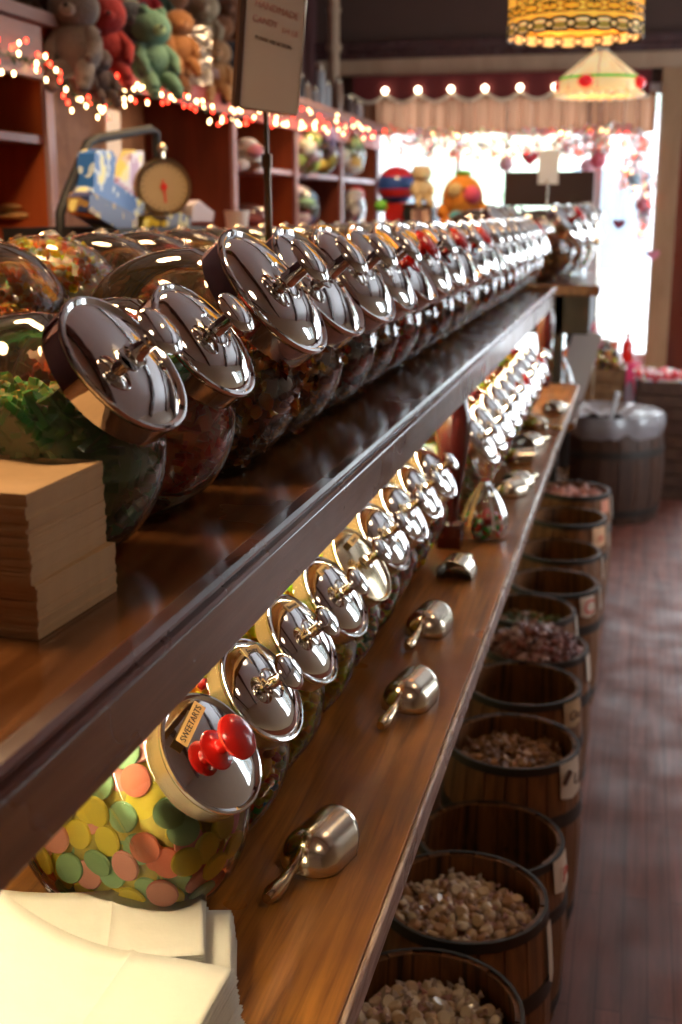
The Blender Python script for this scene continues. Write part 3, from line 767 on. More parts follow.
# ------------------------------------------------------------------ clear bag of red and green candy on the lower shelf
cb = thing('candy_bag', 'clear gathered bag of red and green candies standing on the lower shelf', 'candy bag', (-.300, 2.52, ZLO))
mb = MB()
prof = [(.030, .002), (.046, .008), (.052, .03), (.048, .055), (.036, .085), (.022, .11), (.009, .128), (.008, .136), (.020, .155), (.030, .175)]
def bagf(a, b):
    i = b * (len(prof) - 1); k = min(int(i), len(prof) - 2); f = i - k
    r = prof[k][0] * (1 - f) + prof[k + 1][0] * f; z = prof[k][1] * (1 - f) + prof[k + 1][1] * f
    r *= 1 + .10 * math.sin(a * 2 * PI * 9) * (.3 + b); return Vector((r * math.cos(a * 2 * PI), r * math.sin(a * 2 * PI), z))
mb.grid(bagf, 72, 27); put(mb, 'film', M['film'], cb)
put(MB().tube([(.009 * math.cos(t * .6), .009 * math.sin(t * .6), .131 + .0003 * t) for t in range(12)], .0015, 6), 'tie', M['redink'], cb)
mb = MB()
for i in range(150):
    z = rb.uniform(.010, .055); r = .038 * math.sqrt(rb.random()); a = rb.uniform(0, 6.3)
    mb.ball((r * math.cos(a), r * math.sin(a), z), .0075, 8, 6, rb.choice([0, 0, 1, 0, 2]))
o = put(mb, 'candy_balls', [candy((.75, .02, .02)), candy((.05, .40, .06)), candy((.8, .75, .7))], None, (-.300, 2.52, ZLO)); tag(o, 'red and green candy balls inside the clear bag on the lower shelf', 'candy', None, 'stuff')

# ------------------------------------------------------------------ price sign on a pole standing among the jars
sg = thing('sign_stand', 'price card in a frame on a dark pole rising behind the upper front jars', 'sign', (-.66, 2.105, ZU + .0))
a1 = at(269, 237, X=-.66) - Vector(sg.location); ptop = at(265.5, 112, X=-.66) - Vector(sg.location)
pb = Vector((a1.x, a1.y, .004)); 
put(MB().lathe([(.05, 0), (.05, .004), (.012, .008)], 24, 0, Matrix.Translation((pb.x, pb.y, 0))), 'base', M['black'], sg)
put(MB().tube([pb, a1, ptop + (a1 - ptop) * .35], .0066, 12).tube([ptop + (a1 - ptop) * .35 + Vector((0, 0, -.02)), ptop + (a1 - ptop) * .35 + Vector((0, 0, .004))], .0095, 12).tube([ptop + (a1 - ptop) * .35, ptop + Vector((0, 0, .02))], .0042, 10), 'pole', plain('bronze_pole', (.12, .075, .045), .3, metal=.8), sg)
c3 = [at(238, 107, Y=2.02), at(297, 110, Y=2.12), at(300, -14, Y=2.12), at(246, -18, Y=2.02)]
cw = (c3[1] - c3[0]).length; chh = (c3[3] - c3[0]).length
uy = (c3[3] - c3[0]).normalized(); ux = (c3[1] - c3[0]).normalized(); un = ux.cross(uy).normalized(); ux = uy.cross(un)
mm = Matrix((ux, uy, un)).transposed().to_4x4(); mm.translation = c3[0] - Vector(sg.location)
def at_sign(o): o.matrix_local = mm; return o
def rrect(x0, x1, y0, y1, r, n=5):
    pts = []
    for cx, cy, a0 in ((x1 - r, y1 - r, 0), (x0 + r, y1 - r, 90), (x0 + r, y0 + r, 180), (x1 - r, y0 + r, 270)):
        for k in range(n + 1): a = R(a0 + 90 * k / n); pts.append((cx + r * math.cos(a), cy + r * math.sin(a)))
    return pts
rot90 = Matrix.Rotation(-PI / 2, 4, 'X')
pr_ = rrect(0, cw, 0, chh, .008)
at_sign(put(MB().prism([(x, z) for x, z in pr_], -.002, .002, 0, Matrix(((1,0,0,0),(0,0,1,0),(0,1,0,0),(0,0,0,1)))), 'board', M['card'], sg, smooth=False))
at_sign(put(MB().tube([(x, y, 0) for x, y in pr_], .0028, 8, closed=True), 'frame', M['chrome2'], sg))
at_sign(put(MB().box(-.010, .001, 0, chh, -.006, .004), 'side_channel', plain('bronze_side', (.12, .06, .035), .4, metal=.5), sg, smooth=False))
for tx, sz, x, y, mt in (('HANDMADE', .0165, .52, .83, 'pinkink'), ('CANDY', .0150, .34, .72, 'pinkink'), ('1/4 LB', .0135, .76, .67, 'pinkink'), ('PLEASE USE SCOOPS', .0085, .50, .565, 'ink')):
    o = link('lettering', text_mesh(tx, sz, M[mt], .0002), sg); o.matrix_local = mm @ Matrix.Translation((cw * x, chh * y, .0024)) @ Matrix.Rotation(R(-6), 4, 'Z')

# ------------------------------------------------------------------ barrels on the floor beside the stand
def make_barrel(name, label, loc, r, h, group, liner=False):
    t = thing(name, label, 'barrel', loc, (0, 0, 0), group); n = 20
    mb = MB()
    def rad(q): return r * (.90 + .13 * math.sin(PI * (q * .78 + .14)) ) / (.90 + .13 * math.sin(PI * .92))
    for k in range(n):
        a0 = 2 * PI * (k + .03) / n; a1_ = 2 * PI * (k + .97) / n; hh = h - .002 * (k % 3)
        vs = []; Q = 7
        for q in range(Q + 1):
            z = hh * q / Q; ro = rad(q / Q); ri = ro - .012
            for rr, aa in ((ro, a0), (ro, (a0 + a1_) / 2), (ro, a1_), (ri, a1_), (ri, (a0 + a1_) / 2), (ri, a0)): vs.append((rr * math.cos(aa), rr * math.sin(aa), z))
        fs = []; mi0 = len(mb.f)
        for q in range(Q):
            for e in range(6): fs.append((q * 6 + e, q * 6 + (e + 1) % 6, (q + 1) * 6 + (e + 1) % 6, (q + 1) * 6 + e))
        fs.append(tuple(range(6))); fs.append(tuple(range(Q * 6, Q * 6 + 6)))
        mb.add(vs, fs, 0)
    put(mb, 'staves', [M['barrel']], t)
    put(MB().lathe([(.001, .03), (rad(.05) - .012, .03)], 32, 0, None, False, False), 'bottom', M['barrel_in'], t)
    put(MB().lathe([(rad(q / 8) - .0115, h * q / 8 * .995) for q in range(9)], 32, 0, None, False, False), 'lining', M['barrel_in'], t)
    for z0, z1 in ((.962, 1.004), (.66, .73), (.08, .15)):
        hp = [(rad(z0) + .0005, h * z0), (rad(z0) + .0028, h * z0), (rad(min(1, z1)) + .0028, h * z1), (rad(min(1, z1)) - (.004 if z1 > 1 else -.0005), h * z1)]
        put(MB().lathe(hp, 40, 0, None, False, False), 'hoop', M['hoop'], t)
    return t, rad
def tag_plate(t, rad, r, h, az, wdeg, zt, zb, txt, mat, inkmat, square=False, size=.05, taper=True):
    mb = MB(); ro = r + .0045; az = R(az); wd = R(wdeg)
    def fn(a, b):
        z = zt + (zb - zt) * b; aa = az - wd / 2 + wd * a
        if taper and b > .85: z += abs(a - .5) * .02
        rr = max(rad(min(1, max(0, z / h))), 0) + .0045
        return Vector((rr * math.cos(aa), rr * math.sin(aa), z))
    mb.grid(fn, 10, 8); mb.grid(lambda a, b: fn(a, b) * 1 + Vector((math.cos(az), math.sin(az), 0)) * .0015, 10, 8)
    g = put(mb, 'price_tag', mat, t)
    if txt:
        zc = (zt + zb) / 2; aa = az + (R(wdeg) * .18 if square else 0); rr = rad(min(1, zc / h)) + .0115
        o = link('lettering', text_mesh(txt, size, inkmat, .0006), g); o.matrix_local = frame_of((math.cos(aa), math.sin(aa), 0), (0, 0, 1), (rr * math.cos(aa), rr * math.sin(aa), zc))
    if square:
        aa = az - R(wdeg) * .27; rr = rad(min(1, .9)) + .0078
        o = put(MB().box(-.008, .008, -.018, .018, 0, .0015), 'printed_block', M['brownink'], g, smooth=False)
        o.matrix_local = frame_of((math.cos(aa), math.sin(aa), 0), (0, 0, 1), (rr * math.cos(aa), rr * math.sin(aa), (zt + zb) / 2 + .012)) @ Matrix.Rotation(R(-35), 4, 'Z')
RB = .15
BG = 'small wooden barrels lined up under the lower shelf'
barrels = [  # right-most x of rim, y, rim height, contents, label
 (-.105, 1.575, .45, 'taffy', 'nearest barrel, full of pale wrapped taffy, at the bottom edge'),
 (-.093, 1.900, .45, 'taffy', 'second barrel from the near end, full of tan and pink taffy'),
 (-.083, 2.235, .385, 'empty', 'low empty-looking barrel with a red lettered tag, third from the near end'),
 (-.072, 2.57, .45, 'toffee', 'barrel of brown toffees with a cream tag bearing a dark printed block'),
 (-.085, 2.95, .44, 'empty', 'empty barrel with a tan tag in front of the heaped barrel'),
 (-.080, 3.27, .43, 'mound', 'barrel heaped above its rim with dark reddish candies'),
 (-.135, 3.62, .42, 'green', 'set-back barrel with a few green wrapped candies'),
 (-.073, 3.93, .42, 'empty', 'dark barrel with a round tag bearing a red letter C'),
 (-.078, 4.30, .43, 'empty', 'dark empty barrel, third from the far end of the row'),
 (-.070, 4.66, .47, 'empty', 'barrel with a torn orange and cream tag, second from the far end'),
 (-.066, 5.02, .50, 'pinkish', 'farthest small barrel, holding pinkish candy'),
]
# taffy pieces
def taffy_mesh(seed, c1, c2):
    rnd = random.Random(seed); mb = MB()
    mb.lathe([(.0006, -.0062), (.0080, -.0062), (.0098, -.0045), (.0103, 0), (.0098, .0045), (.0080, .0062), (.0006, .0062)], 14)
    for sg_ in (-1, 1):
        n = 10; vs = []; fs = []
        for k in range(n):
            a = 2 * PI * k / n; e = 1 + .25 * math.sin(3 * a + seed)
            vs.append((sg_ * .0095, .0022 * math.cos(a), .0016 * math.sin(a)))
            vs.append((sg_ * (.0175 + .0015 * math.sin(5 * a)), .0072 * e * math.cos(a), .0030 * e * math.sin(a) + .0012 * math.sin(4 * a)))
        for k in range(n): q = (k + 1) % n; fs.append((2 * k, 2 * q, 2 * q + 1, 2 * k + 1))
        mb.add(vs, fs, 1)
    return mb.mesh('wrapped_taffy', [plain('taffy_candy', c1, .45, coat=.3, var=.08, bscale=120), plain('wax_paper_twist', c2, .5)])
tf = [taffy_mesh(1, (.62, .42, .24), (.70, .50, .42)), taffy_mesh(2, (.70, .50, .33), (.62, .36, .34)), taffy_mesh(3, (.46, .25, .13), (.60, .42, .36)), taffy_mesh(4, (.74, .60, .44), (.70, .58, .52))]
tb = [taffy_mesh(5, (.30, .13, .05), (.36, .20, .10)), taffy_mesh(6, (.42, .20, .08), (.30, .14, .07)), taffy_mesh(7, (.20, .08, .035), (.34, .18, .10))]
tr_ = [taffy_mesh(8, (.26, .07, .05), (.40, .20, .18)), taffy_mesh(9, (.15, .05, .04), (.30, .14, .12)), taffy_mesh(10, (.45, .25, .22), (.5, .3, .28))]
rt = random.Random(21)
def heap(cx, cy, zc, rad_, nr, meshes, name, lab, grp, crown=.03, stuffcol=(.30, .18, .10), sc=1.0, sp_=.0150, lim=130):
    # bed below the loose pieces
    mb = MB()
    def fn(a, b):
        r = rad_ * b; z = crown * (1 - b * b) + .006 * noise.noise(Vector((math.cos(a * 2 * PI) * b * 9, math.sin(a * 2 * PI) * b * 9, cx * 50)))
        return Vector((r * math.cos(a * 2 * PI), r * math.sin(a * 2 * PI), z - .012))
    mb.grid(fn, 36, 12)
    mb.lathe([(rad_, -.05), (rad_, -.012)], 36, 0, None, True, False)
    o = put(mb, 'candy_bed', plain('candy_bed', stuffcol, .7, var=.5, bscale=70, bump=1.0), None, (cx, cy, zc)); tag(o, 'lower layer of sweets under the loose pieces, ' + lab, 'candy', None, 'stuff')
    pts = []; tries = 0
    while len(pts) < nr and tries < nr * 60:
        tries += 1
        a = rt.uniform(0, 2 * PI); b = math.sqrt(rt.random()); p = Vector((rad_ * .95 * b * math.cos(a), rad_ * .95 * b * math.sin(a), 0))
        p.z = crown * (1 - b * b) + rt.uniform(-.008, .008)
        if any((p - q).length < sp_ for q in pts): continue
        pts.append(p)
        m = rt.choice(meshes); o = link(name, m)
        o.location = (cx + p.x, cy + p.y, zc + p.z); o.rotation_euler = (rt.gauss(0, .75), rt.gauss(0, .6), rt.uniform(0, 6.3)); o.scale = (sc,) * 3
        tag(o, 'small wrapped candy on top of the heap, ' + lab, 'candy', grp)
for i, (xr, yb, hb_, what, lab) in enumerate(barrels):
    cx = xr - RB
    t, rad = make_barrel('barrel', lab, (cx, yb, 0), RB, hb_, BG)
    if i == 1: tag_plate(t, rad, RB, hb_, -8, 10, hb_ * .96, hb_ * .70, None, M['card'], None)
    if i == 2: tag_plate(t, rad, RB, hb_, -16, 26, hb_ * 1.0, hb_ * .80, 'P', M['card'], M['redink'], size=.048)
    if i == 3: tag_plate(t, rad, RB, hb_, -28, 28, hb_ * 1.0, hb_ * .80, 'U', M['card'], M['brownink'], True, size=.044)
    if i == 4: tag_plate(t, rad, RB, hb_, -30, 26, hb_ * .99, hb_ * .83, 'Ou', M['kraft'], M['brownink'], size=.04)
    if i == 5: tag_plate(t, rad, RB, hb_, -12, 14, hb_ * .99, hb_ * .80, None, M['card'], None)
    if i == 6: tag_plate(t, rad, RB, hb_, -5, 10, hb_ * .99, hb_ * .72, None, M['card'], None)
    if i == 7: tag_plate(t, rad, RB, hb_, -40, 24, hb_ * .97, hb_ * .80, 'C', M['card'], M['redink'], size=.07)
    if i == 7: tag_plate(t, rad, RB, hb_, -3, 10, hb_ * .99, hb_ * .80, None, M['card'], None)
    if i == 9: tag_plate(t, rad, RB, hb_, -35, 28, hb_ * .97, hb_ * .80, 'o', plain('orange_tag', (.75, .42, .22), .6), M['redink'], size=.05)
    if i in (8, 9, 10): tag_plate(t, rad, RB, hb_, -3, 10, hb_ * .97, hb_ * .76, None, M['card'], None)
    if i == 10: tag_plate(t, rad, RB, hb_, -32, 20, hb_ * .96, hb_ * .84, None, plain('coral_tag', (.75, .30, .18), .6), M['redink'])
    ri = RB * .90
    if what == 'taffy': heap(cx, yb, hb_ - (.055 if i == 0 else .050), ri, 118, tf if i else [tf[3], tf[1], tf[0], tf[3]], 'wrapped_taffy', 'in the %s barrel' % ('nearest' if i == 0 else 'second nearest'), 'taffy pieces in the %s barrel' % ('nearest' if i == 0 else 'second nearest'), .022, (.42, .28, .18), 1.15, .0165)
    if what == 'toffee': heap(cx, yb, hb_ - .055, ri, 105, tb, 'wrapped_toffee', 'in the barrel with the printed-block tag', 'toffees in the barrel with the printed-block tag', .02, (.24, .12, .06), 1.1, .016)
    if what == 'mound': heap(cx, yb, hb_ - .012, ri, 150, tr_, 'wrapped_candy', 'in the heaped barrel', 'dark candies in the heaped barrel', .060, (.14, .06, .05), 1.1, .0165)
    if what == 'green': heap(cx, yb, hb_ - .06, ri, 60, [taffy_mesh(12, (.10, .14, .04), (.3, .3, .18)), tb[0]], 'wrapped_mint', 'in the set-back barrel', 'green candies in the set-back barrel', .012, (.06, .05, .03), 1.2, .02)
    if what == 'pinkish': heap(cx, yb, hb_ - .03, ri, 40, [taffy_mesh(13, (.55, .22, .16), (.6, .35, .3))], 'wrapped_chew', 'in the farthest small barrel', 'pinkish chews in the farthest small barrel', .012, (.4, .16, .10), 1.4, .025)

# big barrel with a plastic liner
bb, radb = make_barrel('large_barrel', 'big dark barrel lined with a clear plastic bag beyond the row of small barrels', (-.145, 6.66, 0), .31, .56, None)
for ch in bb.children:
    if ch.name.startswith('staves'): ch.data.materials[0] = wood('dark_barrel_staves', (.035, .014, .008), (.08, .032, .015), .5, (45, 45, 2), bump=.3)
mb = MB()
def lin(a, b):
    th = a * 2 * PI; w_ = .012 * math.sin(th * 7) + .010 * math.sin(th * 13 + 1)
    if b < .5: r = .15 + (.305 - .15) * (b / .5); z = .56 - .03 + .045 * math.sin(b * PI) + w_ * .6
    else: q = (b - .5) / .5; r = .318 + .012 * math.sin(q * 3) + w_ * .5; z = .585 - q * .13 + w_ * q * 1.5
    return Vector((r * math.cos(th), r * math.sin(th), z))
mb.grid(lin, 80, 16); put(mb, 'plastic_liner', plain('milky_plastic', (.30, .28, .30), .25, coat=.5, bump=.8, bscale=30), bb)
o = put(MB().lathe([(.001, .51), (.10, .51), (.20, .505), (.27, .49)], 30, 0, None, False, False), 'dark_candies', plain('dark_candy_heap', (.05, .025, .02), .6, bump=1, bscale=60, var=.4), None, (-.145, 6.66, 0)); tag(o, 'dark sweets filling the big lined barrel', 'candy', None, 'stuff')
scp = thing('metal_scoop', 'white-handled scoop leaning upright in the big lined barrel', 'scoop', (-.11, 6.66, .52), (R(8), R(12), 0))
put(MB().tube([(0, 0, 0), (0, 0, .17)], [.010, .013], 10), 'handle', M['white'], scp); put(MB().ball((0, 0, -.02), (.03, .02, .035)), 'bowl', M['chrome2'], scp)

# ------------------------------------------------------------------ wooden crates, basket and cushion bags beyond
def crate(name, lab, x0, x1, y0, y1, z0, z1, mat):
    t = thing(name, lab, 'crate', ((x0 + x1) / 2, (y0 + y1) / 2, z0)); X, Y_, hz = (x1 - x0) / 2, (y1 - y0) / 2, z1 - z0
    mb = MB(); n = max(2, int(hz / .07))
    for k in range(n):
        a = hz * k / n + .004; b = hz * (k + 1) / n - .004
        mb.box(-X, X, -Y_, -Y_ + .012, a, b).box(-X, X, Y_ - .012, Y_, a, b).box(-X, -X + .012, -Y_, Y_, a, b).box(X - .012, X, -Y_, Y_, a, b)
    mb.box(-X + .012, X - .012, -Y_ + .012, Y_ - .012, 0, .012)
    put(mb, 'slats', mat, t, smooth=False)
    for sx in (-1, 1):
        for sy in (-1, 1): put(MB().box(sx * (X - .014) - .012, sx * (X - .014) + .012, sy * (Y_ - .014) - .012, sy * (Y_ - .014) + .012, 0, hz + .005), 'corner_post', mat, t, smooth=False)
    return t
c_wood = wood('crate_wood', (.20, .09, .035), (.34, .17, .07), .5, (20, 3, 20))
crate('wooden_crate', 'lower brown wooden crate behind the big barrel, left of the taller one', -.62, -.31, 7.06, 7.38, 0, .70, c_wood)
crate('wooden_crate', 'taller brown wooden crate behind the big barrel with a cellophane bag on top', -.275, -.04, 7.06, 7.34, 0, .76, c_wood)
crate('wooden_crate', 'dark crate of red and white candies by the window wall', .02, .34, 7.05, 7.40, 0, .70, wood('dark_crate', (.07, .03, .02), (.12, .06, .035), .5, (20, 3, 20)))
mb = MB()
for k in range(130):
    mb.ball((rt.uniform(-.145, .145), rt.uniform(-.155, .155), rt.uniform(-.01, .035)), rt.uniform(.014, .02), 8, 6, rt.choice([0, 0, 1]))
mb.box(-.145, .145, -.155, .155, -.06, 0, 1)
o = put(mb, 'striped_candies', [candy((.75, .06, .08)), candy((.85, .78, .75))], None, (.16, 7.225, .70)); tag(o, 'red and white wrapped candies heaped in the dark crate', 'candy', None, 'stuff')
def cello(lab, loc, r, h, cols, group='cellophane bags of sweets at the far display', seed=1):
    rnd = random.Random(seed); t = thing('cellophane_bag', lab, 'candy bag', loc, group=group)
    mb = MB()
    def f_(a, b):
        th = a * 2 * PI; rr = r * (math.sin(PI * min(1, b * 1.12) ** .6) * .85 + .12) * (1 + .10 * math.sin(th * 5 + seed) + .08 * math.sin(th * 11) * b)
        return Vector((rr * math.cos(th), rr * .8 * math.sin(th), h * b))
    mb.grid(f_, 40, 14); put(mb, 'film', M['film'], t)
    mb = MB()
    for k in range(45):
        a = rnd.uniform(0, 6.3); q = r * .62 * math.sqrt(rnd.random()); mb.ball((q * math.cos(a), q * .8 * math.sin(a), rnd.uniform(.12, .62) * h), r * .19, 8, 6, rnd.randrange(len(cols)))
    o = put(mb, 'bagged_sweets', [candy(c) for c in cols], None, loc); tag(o, 'sweets inside: ' + lab, 'candy', None, 'stuff')
    return t
# shelf unit at the far end of the island: posts, boards
fe = thing('end_display', 'far end display with brown boards under a dark sign box', 'display stand', (-.42, 5.9, 0))
def fpart(mb, name, mat, bevel=.002): return put(mb, name, mat, fe, (.62, -5.9, 0), smooth=False, bevel=bevel)
fpart(MB().box(-1.0, -.36, 5.25, 6.45, 1.30, 1.345), 'top_board', M['shelf_top'])
fpart(MB().box(-.97, -.40, 5.30, 6.40, 1.13, 1.30), 'dark_drawer_front', M['dark'])
fpart(MB().box(-1.0, -.44, 5.30, 6.32, .70, .735), 'middle_board', M['shelf_top'])
fpart(MB().box(-1.0, -.50, 5.35, 6.32, .30, .33), 'bottom_board', M['shelf_top'])
for x, y in ((-.98, 5.32), (-.53, 5.32), (-.98, 6.28), (-.53, 6.28)): fpart(MB().box(x - .02, x + .02, y - .02, y + .02, 0, 1.30), 'post', M['dark'])
fpart(MB().box(-.98, -.96, 5.34, 6.38, 0, 1.3), 'back_panel', M['cab_red'])
cello('cellophane bag with shiny gathered top on the far display board', (-.38, 5.75, .735), .10, .36, [ORG, AMB, BRN], seed=2)
cello('bag of orange and brown sweets beside the post of the far display', (-.41, 5.50, .735), .09, .26, [ORG, BRN, WHT], seed=3)
cello('tall cellophane bag furthest along the far display board', (-.39, 6.10, .735), .11, .40, [AMB, ORG, WHT], seed=4)
cello('shiny cellophane bag on top of the brown crate', (-.155, 7.20, .72), .10, .20, [BRN, AMB, YEL], seed=5)
cello('small cellophane bag sitting in the lower brown crate', (-.45, 7.20, .66), .11, .20, [BRN, PNK, DRK], seed=6)
# slanted white price board
pbn = thing('price_board', 'slanted white board leaning beside the cellophane bags', 'sign', (-.31, 5.95, .735), (0, R(14), 0))
put(MB().box(-.07, .07, -.006, .006, 0, .36), 'board', M['white'], pbn, smooth=False)
put(MB().tube([(0, .006, .28), (0, .09, .01)], .004, 6), 'stay', M['black'], pbn)

# jars on the end display
for i, (x, y, f_, kk) in enumerate([(-.34, 5.45, 'choc', 'red_plastic'), (-.31, 5.80, 'amber', 'chrome'), (-.28, 6.16, 'white', 'chrome'), (-.64, 5.55, 'amber', 'chrome'), (-.64, 6.0, 'wine', 'chrome')]):
    lab = ['jar with red knob at the near corner', 'brown-filled jar in the middle front', 'pale jar at the far front', 'jar at the near back', 'jar at the far back'][i]
    wh = lab + ' of the far end display'
    j, b, l = jar(LG, x, y, 1.345, 'glass candy ' + wh, 'jars on the far end display', kk, 'chrome', 0, rz=R(-15))
    j.scale = (1.22,) * 3
    o = fill(LG, f_, j, wh); o.scale = (1.22,) * 3
# dark sign box and card
sb = thing('sign_box', 'dark brown rectangular sign panel above the far end display', 'sign', (-.60, 6.42, 1.345))
a_, b_ = at(505, 172, Y=6.42), at(593, 206, Y=6.42)
put(MB().box(a_.x, b_.x, 6.40, 6.46, b_.z, a_.z), 'panel', plain('dark_brown_panel', (.035, .016, .012), .5), sb, (.60, -6.42, -1.345), smooth=False, bevel=.003)
for x in (a_.x + .05, b_.x - .05): put(MB().tube([(x, 6.43, 1.345), (x, 6.43, b_.z + .01)], .008, 8), 'leg', M['black'], sb, (.60, -6.42, -1.345))
cs = thing('card_holder', 'small white card clipped on a thin stem above the dark sign panel', 'sign', (-.62, 6.2, 1.345))
a_, b_, st_ = at(539, 150, Y=6.2), at(558, 184, Y=6.2), at(547, 188, Y=6.2)
put(MB().box(a_.x, b_.x, -.002, .002, b_.z, a_.z), 'card', M['white'], cs, (.62, 0, -1.345), smooth=False)
put(MB().tube([(st_.x, 0, 1.345), (st_.x, .0, b_.z + .02)], .005, 8), 'stem', M['chrome2'], cs, (.62, 0, -1.345))
put(MB().lathe([(.05, 0), (.05, .006), (.008, .012)], 20), 'base', M['black'], cs, (st_.x + .62, 0, 0))
hk = thing('hook_stand', 'thin curved metal rod with a hook at the right of the far end display', 'stand', (-.29, 6.0, .735))
q = [at(575, 205, Y=6.0), at(590, 203, Y=6.0), at(596, 212, Y=6.0), at(597, 240, Y=6.0), at(597, 300, Y=6.0)]; ql = Vector(hk.location)
put(MB().tube([p - ql for p in q] + [Vector((q[-1].x - ql.x, 0, 0))], .006, 8), 'rod', M['chrome2'], hk)
put(MB().ball(at(597, 242, Y=6.0) - ql, .018), 'finial', M['brass'], hk)
# pink A-frame board and pink sill cloth
pa = thing('easel_board', 'pink and red A-shaped easel board by the window', 'sign', (-.30, 7.3, .70))
put(MB().prism([(-.13, 0), (.13, 0), (.055, .40), (-.02, .40)], -.012, .012, 0, Matrix.Rotation(R(-10), 4, 'X')), 'front_board', M['pink'], pa, smooth=False)
put(MB().prism([(-.10, .02), (.085, .02), (.03, .34), (-.02, .34)], -.018, -.013, 0, Matrix.Rotation(R(-10), 4, 'X')), 'picture_panel', plain('dark_grey_panel', (.10, .08, .10), .5), pa, smooth=False)
put(MB().box(-.01, .01, -.005, .005, 0, .40, 0, Matrix.Translation((0, .13, 0)) @ Matrix.Rotation(R(15), 4, 'X')), 'rear_leg', M['redink'], pa, smooth=False)
struct(MB().box(-1.75, .06, 7.74, WY, .66, .70), 'trim_4', M['white'], .004)
pk = MB()
pk.grid(lambda a, b: Vector((-.55 + .60 * a, 7.90 - .22 * b if b < .75 else 7.725, (.712 if b < .7 else .712 - (b - .7) * .55 * (.6 + .4 * math.sin(a * 40) + .5 * math.sin(a * 15))) + .004 * math.sin(a * 50 + b * 9))), 60, 16)
o = put(pk, 'sill_cloth', M['pink']); so = o.modifiers.new('t', 'SOLIDIFY'); so.thickness = .002
tag(o, 'hot pink cloth draped over the window ledge', 'cloth')
def bottle(lab, loc, r, h, mat, capm, name='bottle'):
    t = thing(name, lab, 'bottle', loc)
    put(MB().lathe([(r * .9, 0), (r, .005), (r, h * .62), (r * .45, h * .75), (r * .42, h * .86)], 20), 'body', mat, t)
    put(MB().lathe([(r * .5, h * .86), (r * .5, h), (r * .1, h)], 16), 'cap', capm, t)
bottle('red bottle with grey cap on the pink ledge cloth', (-.045, 7.80, .718), .036, .19, plain('red_liquid', (.75, .03, .02), .2, coat=.5), M['chrome2'])
tn = thing('tin', 'grey and orange tin at the left of the red bottle', 'tin', (-.20, 7.82, .718)); put(MB().lathe([(.04, 0), (.04, .13)], 20), 'body', plain('tin_grey', (.45, .42, .42), .3, metal=.5), tn); put(MB().lathe([(.042, .13), (.042, .145), (.01, .147)], 20), 'lid', M['chrome2'], tn)
tn = thing('tin', 'orange-red tin between the grey tin and the bottle', 'tin', (-.135, 7.83, .718)); put(MB().lathe([(.035, 0), (.035, .12)], 20), 'body', plain('tin_orange', (.80, .25, .15), .3), tn); put(MB().lathe([(.037, .12), (.037, .132), (.01, .134)], 20), 'lid', M['chrome2'], tn)

# ------------------------------------------------------------------ shop-window awning, curtain and ornaments
aw = thing('window_awning', 'dark red scalloped pelmet with pale trim and bulbs above the shop window', 'pelmet', (-.85, WY - .10, 2.36))
bx = [385, 418, 451, 485, 520, 555, 590]; bxw = [at(x, 89, Y=WY - .12).x for x in bx]; bz = at(480, 89, Y=WY - .12).z
step = (bxw[-1] - bxw[0]) / (len(bxw) - 1); x0w = bxw[0] - step * .5 - step * .5; x1w = .0
def scz(x):
    u = ((x - bxw[0]) / step) % 1.0; return bz - .02 - .045 * math.sin(PI * u)
mb = MB()
def awf(y):
    return lambda a, b: Vector((x0w + (x1w - x0w) * a + .85, y, (2.49 * (1 - b) + scz(x0w + (x1w - x0w) * a) * b) - 2.36))
mb.grid(awf(.0), 160, 2); mb.grid(awf(.012), 160, 2); put(mb, 'cloth', M['awning'], aw)
pts = [Vector((x0w + (x1w - x0w) * i / 240 + .85, -.004, scz(x0w + (x1w - x0w) * i / 240) - 2.36)) for i in range(241)]
put(MB().tube(pts, .011, 6), 'trim_piping', plain('cream_piping', (.75, .66, .50), .5), aw)
for x in bxw: put(MB().ball((x + .85, -.02, bz + .004 - 2.36), .019, 12, 8), 'bulb', glow('window_bulb', (1.0, .85, .6), 9), aw)
cu = thing('valance_curtain', 'gathered brown-pink valance curtain hanging across the top of the shop window', 'curtain', (-.85, WY - .05, 2.1))
zt_, zb_ = at(480, 96, Y=WY - .05).z, at(480, 135, Y=WY - .05).z
mb = MB(); rc = random.Random(8); ph = [rc.uniform(0, 6) for _ in range(6)]
def cuf(a, b):
    x = -1.80 + 1.84 * a
    y = .032 * math.sin(x * 62 + ph[0] + .8 * math.sin(x * 7)) + .012 * math.sin(x * 131 + ph[1])
    return Vector((x + .85, y * (.5 + .6 * b), zt_ + (zb_ - zt_) * b + (.012 * math.sin(x * 11) if b > .9 else 0) - 2.1))
mb.grid(cuf, 420, 6); cl = put(mb, 'cloth', M['curtain'], cu)
put(MB().tube([(-.95, 0, zt_ - 2.1), (.88, 0, zt_ - 2.1)], .010, 8), 'rod', M['brass'], cu)
